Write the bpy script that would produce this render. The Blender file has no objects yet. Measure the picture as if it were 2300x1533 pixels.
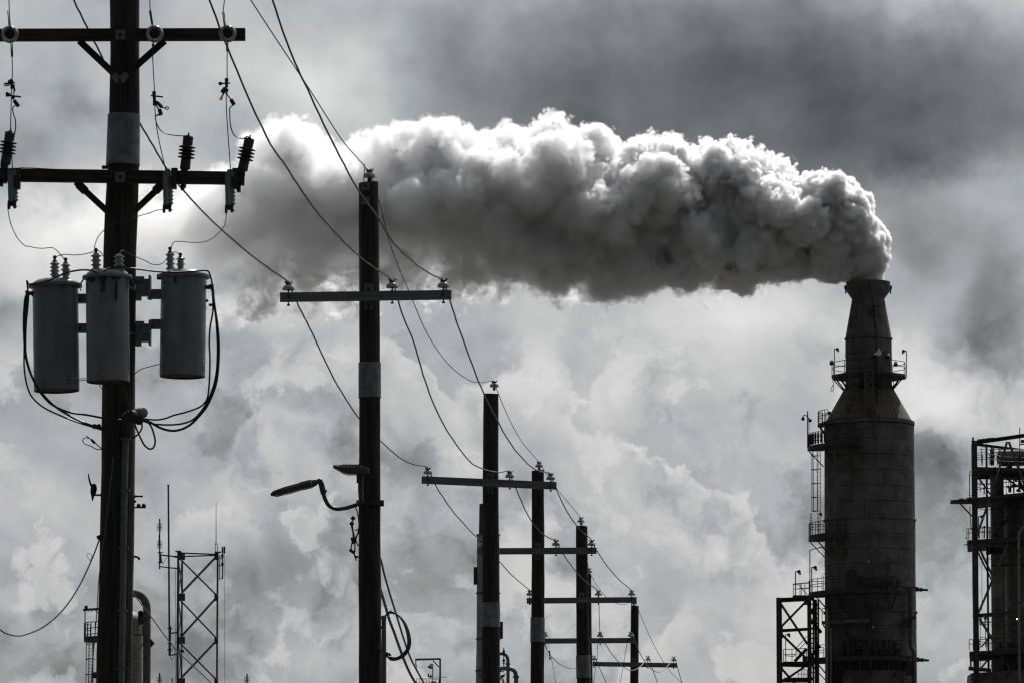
import bpy, bmesh, math, random
import numpy as np
from mathutils import Vector, Matrix

scene = bpy.context.scene
COL = scene.collection
R = math.radians
random.seed(11)

# ------------------------------------------------------------------ camera
F = 12778.0                      # focal length in units of the photograph's pixels (200 mm on a 36 mm sensor)
CAM_Z = 1.7
PITCH = math.atan(1533.5 / F)    # horizon lies below the frame
cam_data = bpy.data.cameras.new('camera')
cam_data.sensor_width = 36.0
cam_data.lens = F * 36.0 / 2300.0
cam_data.clip_start = 1.0
cam_data.clip_end = 20000.0
cam = bpy.data.objects.new('camera', cam_data)
COL.objects.link(cam)
cam.location = (0, 0, CAM_Z)
cam.rotation_euler = (math.pi / 2 + PITCH, 0, 0)
scene.camera = cam

# ------------------------------------------------------------------ render and view
scene.render.engine = 'CYCLES'
scene.view_settings.view_transform = 'Standard'
scene.view_settings.look = 'None'
scene.view_settings.exposure = 0.0
scene.view_settings.gamma = 1.0
scene.view_settings.use_curve_mapping = False
cy = scene.cycles
cy.use_denoising = True
cy.denoiser = 'OPENIMAGEDENOISE'
cy.denoising_input_passes = 'RGB_ALBEDO_NORMAL'
cy.denoising_prefilter = 'ACCURATE'
cy.max_bounces = 18
cy.diffuse_bounces = 4
cy.glossy_bounces = 3
cy.transmission_bounces = 4
cy.volume_bounces = 16
cy.transparent_max_bounces = 12
cy.sample_clamp_indirect = 6.0
cy.volume_step_rate = 1.6
cy.volume_max_steps = 512
cy.filter_width = 1.3

# ------------------------------------------------------------------ sun
SUN_EL, SUN_AZ = R(52.0), R(20.0)        # azimuth measured from the view direction (+Y) towards the right (+X)
sun_dir = Vector((math.sin(SUN_AZ) * math.cos(SUN_EL), math.cos(SUN_AZ) * math.cos(SUN_EL), math.sin(SUN_EL)))
sun_data = bpy.data.lights.new('sun', 'SUN')
sun_data.energy = 5.0
sun_data.angle = R(0.5)
sun_data.color = (1.0, 0.985, 0.965)
sun = bpy.data.objects.new('sun', sun_data)
COL.objects.link(sun)
sun.location = (60, 200, 220)
sun.rotation_euler = (-sun_dir).to_track_quat('-Z', 'Y').to_euler()

# ------------------------------------------------------------------ node helper
class NT:
    def __init__(s, tree):
        s.t = tree; s.n = tree.nodes; s.l = tree.links
    def sock(s, node_in, v):
        if isinstance(v, bpy.types.NodeSocket):
            s.l.new(v, node_in)
        else:
            try:
                node_in.default_value = v
            except TypeError:
                node_in.default_value = (v, v, v)
    def m(s, op, a, b=0.0, c=0.0, clamp=False):
        n = s.n.new('ShaderNodeMath'); n.operation = op; n.use_clamp = clamp
        s.sock(n.inputs[0], a); s.sock(n.inputs[1], b); s.sock(n.inputs[2], c)
        return n.outputs[0]
    def v(s, op, a, b=(0, 0, 0), scale=None):
        n = s.n.new('ShaderNodeVectorMath'); n.operation = op
        s.sock(n.inputs[0], a); s.sock(n.inputs[1], b)
        if scale is not None: s.sock(n.inputs['Scale'], scale)
        return n.outputs['Value'] if op in ('DOT_PRODUCT', 'LENGTH', 'DISTANCE') else n.outputs['Vector']
    def noise(s, vec, scale, detail=2.0, rough=0.5, dist=0.0, color=False, dim='3D'):
        n = s.n.new('ShaderNodeTexNoise'); n.noise_dimensions = dim
        s.l.new(vec, n.inputs['Vector'])
        n.inputs['Scale'].default_value = scale; n.inputs['Detail'].default_value = detail
        n.inputs['Roughness'].default_value = rough; n.inputs['Distortion'].default_value = dist
        return n.outputs['Color' if color else 'Fac']
    def rng(s, x, a, b, c=0.0, d=1.0, smooth=True):
        n = s.n.new('ShaderNodeMapRange')
        n.interpolation_type = 'SMOOTHSTEP' if smooth else 'LINEAR'
        s.sock(n.inputs['Value'], x)
        for k, val in (('From Min', a), ('From Max', b), ('To Min', c), ('To Max', d)):
            s.sock(n.inputs[k], val)
        return n.outputs['Result']
    def mix(s, f, a, b):
        n = s.n.new('ShaderNodeMix'); n.data_type = 'RGBA'
        s.sock(n.inputs['Factor'], f)
        s.sock(n.inputs[6], a); s.sock(n.inputs[7], b)
        return n.outputs[2]
    def lerp(s, f, a, b):
        n = s.n.new('ShaderNodeMix'); n.data_type = 'FLOAT'
        s.sock(n.inputs[0], f); s.sock(n.inputs[2], a); s.sock(n.inputs[3], b)
        return n.outputs[0]
    def comb(s, x, y, z=0.0):
        n = s.n.new('ShaderNodeCombineXYZ')
        s.sock(n.inputs[0], x); s.sock(n.inputs[1], y); s.sock(n.inputs[2], z)
        return n.outputs[0]
    def sep(s, v):
        n = s.n.new('ShaderNodeSeparateXYZ'); s.l.new(v, n.inputs[0])
        return n.outputs

# ------------------------------------------------------------------ sky: Nishita air behind broken, backlit cloud
world = bpy.data.worlds.new('World')
scene.world = world
world.use_nodes = True
wt = world.node_tree
wt.nodes.clear()
w = NT(wt)
w_out = w.n.new('ShaderNodeOutputWorld')
w_bg = w.n.new('ShaderNodeBackground')
w.l.new(w_bg.outputs[0], w_out.inputs['Surface'])
w_bg.inputs['Strength'].default_value = 0.1

sky_tex = w.n.new('ShaderNodeTexSky')
sky_tex.sky_type = 'NISHITA'
sky_tex.sun_disc = False
sky_tex.sun_elevation = SUN_EL
sky_tex.sun_rotation = SUN_AZ
sky_tex.air_density = 1.0; sky_tex.dust_density = 1.5; sky_tex.ozone_density = 1.0

w_dir = w.v('NORMALIZE', w.n.new('ShaderNodeTexCoord').outputs['Generated'])
dx, dy, dz = w.sep(w_dir)
K = F / 100.0
# compass bearing and height in the sky, counted in steps of 0.448 degree; (11.5, 7.665) is where the lens points
U = w.m('ADD', w.m('MULTIPLY', w.m('ARCTAN2', dx, dy), K), 11.5)
V = w.m('SUBTRACT', 7.665 + PITCH * K, w.m('MULTIPLY', w.m('ARCSINE', dz), K))
UV = w.comb(U, V, 0.0)

def wnoise(scale, detail, rough, off=0.0, stretch=(1, 1, 1), shift=(0, 0)):
    p = w.v('MULTIPLY', w.v('ADD', UV, (off + shift[0], off * 0.7 + shift[1], off * 0.3)), stretch)
    return w.noise(p, scale, detail, rough)

def centred(n):
    return w.m('SUBTRACT', w.m('MULTIPLY', n, 2.0), 1.0)

# turbulent bending of the cloud shapes
wu = w.m('ADD', w.m('MULTIPLY', centred(wnoise(0.45, 8, 0.62, 3.1)), 1.1), w.m('MULTIPLY', centred(wnoise(0.16, 2, 0.5, 17.0)), 0.9))
wv = w.m('ADD', w.m('MULTIPLY', centred(wnoise(0.45, 8, 0.62, 41.7)), 1.1), w.m('MULTIPLY', centred(wnoise(0.16, 2, 0.5, 57.0)), 0.7))
Uw = w.m('ADD', U, wu); Vw = w.m('ADD', V, wv)

# billows: rounded lobes at several sizes
def billow(off, shift=(0, 0)):
    tot = None
    for sc, am in ((0.42, 0.75), (0.9, 0.38), (1.9, 0.18), (4.0, 0.09), (8.3, 0.05)):
        b = w.m('MULTIPLY', w.m('ABSOLUTE', centred(wnoise(sc, 0, 0.5, off + sc * 9, shift=shift))), am)
        tot = b if tot is None else w.m('ADD', tot, b)
    return tot
B1 = billow(5.0)

# wide thick and thin regions of the cloud deck (centre, half-widths, how much brighter or darker)
BLOBS = [
    # u, v, half-width, half-height, change, flat-topped
    (17.4, 2.0, 7.6, 2.9, -0.262, 1), (20.6, 2.9, 2.8, 1.0, -0.05, 0), (21.4, -0.1, 2.0, 0.75, 0.16, 0), (17.4, 0.7, 1.6, 0.5, 0.03, 0), (10.3, 1.2, 0.8, 1.6, -0.06, 0),
    (1.3, 2.5, 0.8, 0.6, -0.18, 0), (3.4, 2.4, 1.2, 0.9, 0.05, 0), (0.4, 3.6, 0.9, 0.6, -0.12, 0), (1.5, 4.4, 1.6, 0.6, 0.10, 0), (1.0, 0.6, 1.5, 0.6, 0.03, 0), (5.5, 0.9, 3.0, 1.3, 0.04, 0), (7.4, 2.2, 1.5, 1.1, 0.14, 0),
    (2.0, 5.4, 2.0, 0.8, 0.13, 0), (4.6, 4.2, 1.5, 0.9, 0.16, 0), (4.2, 6.2, 1.2, 0.7, -0.10, 0), (0.3, 7.4, 0.9, 0.55, -0.19, 0), (0.6, 6.3, 1.0, 0.7, 0.10, 0), (3.3, 5.5, 0.7, 0.8, 0.05, 0),
    (21.8, 4.3, 1.6, 0.55, 0.09, 0), (22.5, 6.7, 1.1, 1.5, -0.22, 0), (20.4, 6.2, 0.6, 0.9, -0.05, 0), (20.8, 5.3, 1.4, 0.7, -0.12, 0), (20.2, 3.7, 0.9, 0.5, -0.07, 0),
    (16.6, 7.1, 2.4, 0.75, 0.17, 0), (21.0, 8.0, 0.9, 0.7, 0.10, 0), (21.8, 9.2, 2.2, 0.8, 0.19, 0), (6.0, 7.3, 1.1, 0.6, 0.15, 0), (16.2, 8.6, 1.6, 1.0, 0.06, 0), (12.3, 7.4, 1.8, 0.7, -0.02, 0),
    (21.4, 10.6, 1.2, 0.6, -0.10, 0), (17.7, 10.3, 1.2, 0.9, 0.0, 0), (0.8, 11.6, 1.6, 0.9, 0.15, 0), (3.2, 12.4, 1.6, 0.9, 0.09, 0), (6.3, 12.9, 2.6, 0.9, -0.14, 0), (9.2, 11.4, 0.9, 0.5, 0.13, 0),
    (0.5, 9.3, 2.5, 1.0, -0.01, 0), (8.0, 14.7, 3.0, 0.6, 0.06, 0), (4.5, 11.3, 0.8, 0.6, 0.06, 0), (6.9, 11.2, 1.4, 0.5, 0.08, 0), (2.2, 13.3, 1.1, 0.5, -0.07, 0), (20.9, 14.0, 0.5, 0.8, 0.08, 0), (10.2, 12.6, 1.2, 0.9, -0.10, 0), (14.0, 11.8, 1.5, 1.0, 0.05, 0), (15.8, 12.4, 1.2, 0.8, 0.05, 0), (12.6, 9.8, 1.0, 0.7, 0.06, 0), (14.8, 14.4, 1.3, 0.6, 0.06, 0), (2.8, 10.6, 1.6, 0.7, -0.03, 0),
]
base = None
for (u0, v0, su, sv, amp, flat) in BLOBS:
    du = w.m('MULTIPLY', w.m('SUBTRACT', Uw, u0), 1.0 / su)
    dv = w.m('MULTIPLY', w.m('SUBTRACT', Vw, v0), 1.0 / sv)
    rr = w.m('ADD', w.m('MULTIPLY', du, du), w.m('MULTIPLY', dv, dv))
    if flat: rr = w.m('MULTIPLY', rr, rr)
    e = w.m('EXPONENT', w.m('MULTIPLY', rr, -1.0))
    base = w.m('MULTIPLY', e, amp) if base is None else w.m('MULTIPLY_ADD', e, amp, base)
calm = w.rng(base, -0.25, -0.05, 0.45, 1.0)
fine = w.m('ADD', w.m('MULTIPLY', centred(wnoise(0.34, 7, 0.53, 77.0)), 0.22), w.m('MULTIPLY', centred(wnoise(1.1, 5, 0.5, 91.0, (0.8, 1.2, 1))), 0.045))
deck = w.m('ADD', w.m('ADD', base, w.m('MULTIPLY', fine, calm)), 0.41)

# heaped cumulus banks in the lower sky, each under its own ragged top edge, the nearer ones in front
RELIEF = w.m('SUBTRACT', B1, billow(5.0, (0.16, -0.24)))      # rounded lobes catch the light on their sunward side
def bank(lum_behind, points, bil, seed, lit, body, fade, edge, cover, rough=2.1):
    c = w.n.new('ShaderNodeFloatCurve')
    w.sock(c.inputs['Value'], w.m('DIVIDE', w.m('ADD', w.m('ADD', U, w.m('MULTIPLY', wu, 0.6)), 10.0), 43.0, clamp=True))
    cm = c.mapping.curves[0]
    pts = [((u + 10.0) / 43.0, v / 30.0) for u, v in points]
    while len(cm.points) < len(pts): cm.points.new(0.5, 0.5)
    for p, q in zip(cm.points, pts): p.location = q; p.handle_type = 'AUTO'
    c.mapping.update()
    top = w.m('MULTIPLY', c.outputs[0], 30.0)
    f = w.m('ADD', w.m('SUBTRACT', V, top), w.m('MULTIPLY', w.m('SUBTRACT', bil, 0.40), rough))
    f = w.m('ADD', f, w.m('MULTIPLY', centred(wnoise(1.8, 6, 0.62, seed)), 0.30))
    soft = w.rng(wnoise(0.4, 1, 0.5, seed + 7), 0.35, 0.65, edge * 0.5, edge * 3.4)
    a = w.rng(f, 0.0, soft)
    shade = w.m('POWER', w.rng(f, 0.0, fade, smooth=False), 0.6)
    lum = w.lerp(shade, lit, body)
    lum = w.m('ADD', lum, w.m('MULTIPLY', RELIEF, 0.13))
    lum = w.m('ADD', lum, w.m('MULTIPLY', centred(wnoise(0.42, 6, 0.5, seed + 20)), 0.17))
    lum = w.m('ADD', lum, w.m('MULTIPLY', base, 0.6))
    return w.lerp(w.m('MULTIPLY', a, cover), lum_behind, lum)
lum = w.m('ADD', deck, w.m('MULTIPLY', RELIEF, w.m('MULTIPLY', w.rng(deck, 0.2, 0.5), 0.035)))
B1s = w.m('MULTIPLY', B1, -1.0); B1n = w.m('ADD', B1s, 0.8)
# far pale bank below and right of the plume
lum = bank(lum, [(-10, 20), (12.4, 20), (13.2, 8.9), (14.2, 7.6), (15.0, 6.8), (16.2, 6.4), (18.5, 6.6), (20.0, 7.2), (21.0, 7.7), (22.0, 8.3), (23.5, 9.0), (33, 10)], B1n, 21.0, 0.63, 0.43, 2.8, 0.9, 0.8, 1.2)
# the big right hand heap, falling away to the lower right
lum = bank(lum, [(-10, 20), (9.2, 16), (9.7, 10.2), (10.1, 9.2), (10.6, 8.3), (11.2, 8.0), (11.9, 7.9), (12.6, 8.5), (13.1, 9.3), (13.8, 9.8), (14.4, 10.3), (15.2, 10.7), (16.2, 11.1), (17.0, 11.8), (17.8, 12.9), (18.8, 14.6), (20, 17), (33, 20)], B1n, 12.0, 0.68, 0.41, 2.8, 0.42, 0.85)
# the left hand heap in front of it
lum = bank(lum, [(-10, 20), (3.6, 13.5), (4.6, 10.9), (5.4, 9.9), (6.1, 9.1), (6.9, 8.8), (7.6, 8.2), (8.6, 7.8), (9.4, 8.4), (10.3, 9.5), (11.2, 10.8), (12.4, 12.3), (14, 14.2), (33, 20)], B1n, 44.0, 0.66, 0.40, 2.6, 0.42, 0.85)
lum = bank(lum, [(-10, 11.3), (-1, 11.0), (0.6, 10.7), (1.6, 11.2), (2.6, 11.8), (3.4, 11.6), (4.4, 11.0), (5.4, 11.4), (6.2, 12.2), (7.4, 12.6), (8.6, 11.5), (9.3, 11.2), (9.9, 12.0), (11, 13.6), (14, 16), (33, 20)], B1n, 63.0, 0.61, 0.35, 2.2, 0.45, 0.85)
lum = bank(lum, [(-10, 13.2), (0.5, 13.6), (3, 14.0), (6, 14.1), (9, 14.0), (11, 14.2), (13.0, 14.6), (14.6, 14.0), (15.4, 13.5), (16.4, 13.3), (17.2, 13.9), (18.4, 14.4), (20.2, 14.2), (20.8, 13.3), (21.3, 14.2), (23, 14.6), (33, 14.3)], B1n, 88.0, 0.58, 0.40, 1.7, 0.45, 0.8)
# broken puffs and grey hollows scattered through the lower sky
lower = w.rng(V, 6.2, 8.6)
n1 = w.noise(w.v('ADD', w.comb(Uw, Vw, 0.0), (203.0, 11.0, 4.0)), 0.42, 8, 0.58)
puff = w.rng(w.m('ADD', n1, w.m('MULTIPLY', w.m('SUBTRACT', B1n, 0.4), 0.16)), 0.53, 0.60)
lum = w.lerp(w.m('MULTIPLY', w.m('MULTIPLY', puff, lower), 0.68), lum, w.m('ADD', w.m('ADD', 0.60, w.m('MULTIPLY', RELIEF, 0.15)), w.m('MULTIPLY', base, 0.5)))
n2 = w.noise(w.v('ADD', w.comb(Uw, Vw, 0.0), (131.0, 67.0, 9.0)), 0.36, 7, 0.55)
lum = w.m('SUBTRACT', lum, w.m('MULTIPLY', w.m('MULTIPLY', w.rng(n2, 0.50, 0.66), lower), 0.16))
lum = w.m('ADD', w.m('MULTIPLY', w.m('SUBTRACT', lum, 0.41), 1.22), 0.415)
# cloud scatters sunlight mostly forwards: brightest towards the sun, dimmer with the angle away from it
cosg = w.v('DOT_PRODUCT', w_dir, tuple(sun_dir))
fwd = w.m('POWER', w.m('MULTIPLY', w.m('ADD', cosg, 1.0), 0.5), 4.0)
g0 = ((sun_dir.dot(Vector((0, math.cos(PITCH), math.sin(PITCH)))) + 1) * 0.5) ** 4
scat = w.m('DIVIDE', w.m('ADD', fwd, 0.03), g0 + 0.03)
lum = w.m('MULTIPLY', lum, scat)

tint = w.mix(w.rng(lum, 0.16, 0.60), (0.96, 1.0, 1.045, 1), (1.0, 1.0, 0.99, 1))
gap = w.m('MULTIPLY', w.rng(lum, 0.28, 0.36), w.rng(lum, 0.40, 0.50, 1.0, 0.0))
tint = w.mix(w.m('MULTIPLY', gap, 0.6), tint, (0.945, 1.0, 1.08, 1))
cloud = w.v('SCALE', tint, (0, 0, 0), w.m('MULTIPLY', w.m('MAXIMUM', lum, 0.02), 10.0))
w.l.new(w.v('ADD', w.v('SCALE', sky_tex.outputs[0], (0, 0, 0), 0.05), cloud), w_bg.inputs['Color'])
world.cycles.sampling_method = 'MANUAL'
world.cycles.sample_map_resolution = 1024

# ------------------------------------------------------------------ where things stand
CT, ST = math.cos(PITCH), math.sin(PITCH)
def at(px, py, d):
    """World point at ground distance d that is seen at (px, py) of the photograph; used to measure the place."""
    x = (px - 1150.0) / F; y = (766.5 - py) / F
    k = d / (CT - y * ST)
    return Vector((x * k, d, CAM_Z + (ST + y * CT) * k))
def m_per_px(d):
    return d / F

# ------------------------------------------------------------------ materials
def mat(name, col, col2=None, rough=0.7, metal=0.0, spec=0.3, scale=6.0, detail=4.0, stretch=(1, 1, 1), bump=0.15, bump_d=0.01, streak=0.0, contrast=(0.35, 0.65)):
    m = bpy.data.materials.new(name); m.use_nodes = True
    t = NT(m.node_tree)
    b = t.n['Principled BSDF']
    b.inputs['Roughness'].default_value = rough; b.inputs['Metallic'].default_value = metal; b.inputs['Specular IOR Level'].default_value = spec
    co = t.n.new('ShaderNodeTexCoord').outputs['Object']
    p = t.v('MULTIPLY', co, stretch)
    n = t.noise(p, scale, detail, 0.6)
    c2 = col2 if col2 else tuple(c * 0.6 for c in col)
    f = t.rng(n, contrast[0], contrast[1])
    c = t.mix(f, (*c2, 1), (*col, 1))
    if streak:
        n2 = t.noise(t.v('MULTIPLY', co, (1, 1, 0.06)), scale * 0.8, 4, 0.65)
        c = t.mix(t.m('MULTIPLY', t.rng(n2, 0.52, 0.75), streak), c, (*tuple(x * 0.35 for x in col), 1))
    t.l.new(c, b.inputs['Base Color'])
    t.l.new(t.rng(n, 0.2, 0.8, min(rough + 0.12, 1), max(rough - 0.12, 0.05), False), b.inputs['Roughness'])
    if bump:
        bn = t.n.new('ShaderNodeBump'); bn.inputs['Strength'].default_value = bump; bn.inputs['Distance'].default_value = bump_d
        t.l.new(n, bn.inputs['Height']); t.l.new(bn.outputs[0], b.inputs['Normal'])
    return m

M = dict(
    wood=mat('creosoted_pole_wood', (0.042, 0.039, 0.035), (0.016, 0.015, 0.0138), 0.85, scale=9, detail=6, stretch=(3.2, 3.2, 0.22), bump=0.7, bump_d=0.012, streak=0.5),
    wood_arm=mat('tarred_crossarm_wood', (0.045, 0.038, 0.032), (0.016, 0.014, 0.012), 0.85, scale=8, detail=6, stretch=(0.25, 3, 3), bump=0.6, bump_d=0.01),
    arm=mat('grey_crossarm_timber', (0.16, 0.167, 0.17), (0.09, 0.095, 0.097), 0.75, scale=7, detail=6, stretch=(0.2, 3, 3), bump=0.4, bump_d=0.006),
    band=mat('dull_sheet_metal', (0.185, 0.195, 0.203), (0.10, 0.106, 0.112), 0.55, 0.0, 0.4, scale=7, detail=6, bump=0.1, streak=0.55),
    porcelain=mat('grey_glazed_porcelain', (0.31, 0.32, 0.325), (0.24, 0.25, 0.255), 0.16, 0, 0.6, scale=20, bump=0.0),
    black=mat('black_hardware', (0.035, 0.035, 0.036), (0.018, 0.018, 0.018), 0.6, scale=25, bump=0.2, bump_d=0.003),
    polymer=mat('dark_grey_polymer', (0.05, 0.05, 0.052), (0.03, 0.03, 0.03), 0.55, scale=12, bump=0.05),
    cable=mat('black_cable_sheath', (0.025, 0.025, 0.026), (0.018, 0.018, 0.018), 0.5, scale=30, bump=0.0),
    bare=mat('weathered_bare_strand', (0.16, 0.16, 0.16), (0.08, 0.08, 0.08), 0.5, 0.3, scale=30, bump=0.0),
    galv=mat('galvanised_steel', (0.15, 0.155, 0.16), (0.09, 0.094, 0.098), 0.55, 0.0, 0.4, scale=14, bump=0.1, bump_d=0.003),
    tank=mat('grey_transformer_enamel', (0.18, 0.20, 0.21), (0.135, 0.152, 0.16), 0.38, 0, 0.5, scale=4, detail=7, bump=0.05, streak=0.7),
    rust=mat('rusty_tank_underside', (0.10, 0.075, 0.055), (0.05, 0.04, 0.03), 0.85, scale=9, bump=0.2),
    ink=mat('faded_black_stencil', (0.06, 0.062, 0.065), (0.13, 0.14, 0.14), 0.7, scale=60, bump=0.0, contrast=(0.45, 0.75)),
    sticker=mat('blue_grey_sticker', (0.12, 0.16, 0.24), (0.2, 0.23, 0.28), 0.5, scale=40, bump=0.0),
    label=mat('pale_sticker', (0.55, 0.56, 0.56), (0.4, 0.4, 0.4), 0.5, scale=40, bump=0.0),
    lamp=mat('grey_lamp_housing', (0.065, 0.065, 0.067), (0.045, 0.045, 0.045), 0.45, scale=15, bump=0.05),
    glass=mat('pale_lamp_lens', (0.62, 0.62, 0.60), (0.5, 0.5, 0.48), 0.12, 0, 0.6, scale=5, bump=0.0),
    plastic=mat('grey_pvc_conduit', (0.13, 0.135, 0.145), (0.09, 0.095, 0.10), 0.5, scale=8, bump=0.05, streak=0.4),
    tower=mat('dark_tower_steel', (0.075, 0.078, 0.082), (0.045, 0.047, 0.05), 0.55, 0, 0.4, scale=6, bump=0.1),
    concrete=mat('stack_plate_steel', (0.15, 0.147, 0.14), (0.09, 0.088, 0.085), 0.88, 0, 0.15, scale=0.9, detail=8, bump=0.25, bump_d=0.03, streak=0.9),
    seam=mat('sooty_joint', (0.035, 0.033, 0.03), (0.025, 0.024, 0.022), 0.95, scale=4, bump=0.0),
    cone=mat('rust_stained_cone_steel', (0.13, 0.112, 0.09), (0.07, 0.062, 0.053), 0.8, 0, 0.2, scale=0.9, detail=8, bump=0.2, bump_d=0.03, streak=0.6),
    steel=mat('dark_structural_steel', (0.062, 0.060, 0.057), (0.035, 0.034, 0.033), 0.75, 0, 0.25, scale=3, detail=6, bump=0.2, bump_d=0.01, streak=0.4),
    steel_grey=mat('grey_structural_steel', (0.13, 0.125, 0.118), (0.075, 0.072, 0.07), 0.75, 0, 0.25, scale=2, detail=6, bump=0.2, bump_d=0.01, streak=0.5),
    rail=mat('sooty_handrail_steel', (0.05, 0.049, 0.047), (0.032, 0.031, 0.03), 0.7, scale=3, bump=0.0),
    white_pipe=mat('pale_pipe_lagging', (0.24, 0.24, 0.235), (0.15, 0.15, 0.147), 0.55, 0, 0.4, scale=2, bump=0.1, streak=0.5),
    lagging=mat('dull_vessel_cladding', (0.19, 0.185, 0.175), (0.115, 0.112, 0.105), 0.6, 0, 0.35, scale=0.8, detail=7, bump=0.2, bump_d=0.03, streak=0.6),
    flue=mat('pale_grey_flue_steel', (0.30, 0.30, 0.295), (0.21, 0.21, 0.207), 0.7, 0, 0.3, scale=0.9, detail=7, bump=0.1, streak=0.4),
    disc=mat('white_obstruction_disc', (0.75, 0.75, 0.74), (0.62, 0.62, 0.6), 0.5, scale=2, bump=0.0),
    feather=mat('sooty_feathers', (0.03, 0.029, 0.028), (0.016, 0.016, 0.016), 0.8, scale=60, stretch=(1, 1, 0.4), bump=0.4, bump_d=0.003),
)
def glow(name, col, strength):
    m = bpy.data.materials.new(name); m.use_nodes = True
    t = NT(m.node_tree); t.n.clear()
    o = t.n.new('ShaderNodeOutputMaterial'); e = t.n.new('ShaderNodeEmission')
    e.inputs[0].default_value = (*col, 1); e.inputs[1].default_value = strength
    t.l.new(e.outputs[0], o.inputs['Surface'])
    return m

# ------------------------------------------------------------------ mesh builder
UP = Vector((0, 0, 1))
def offset_of(parent):
    off = Vector((0, 0, 0))
    while parent is not None:
        off += parent.location; parent = parent.parent
    return off

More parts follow.
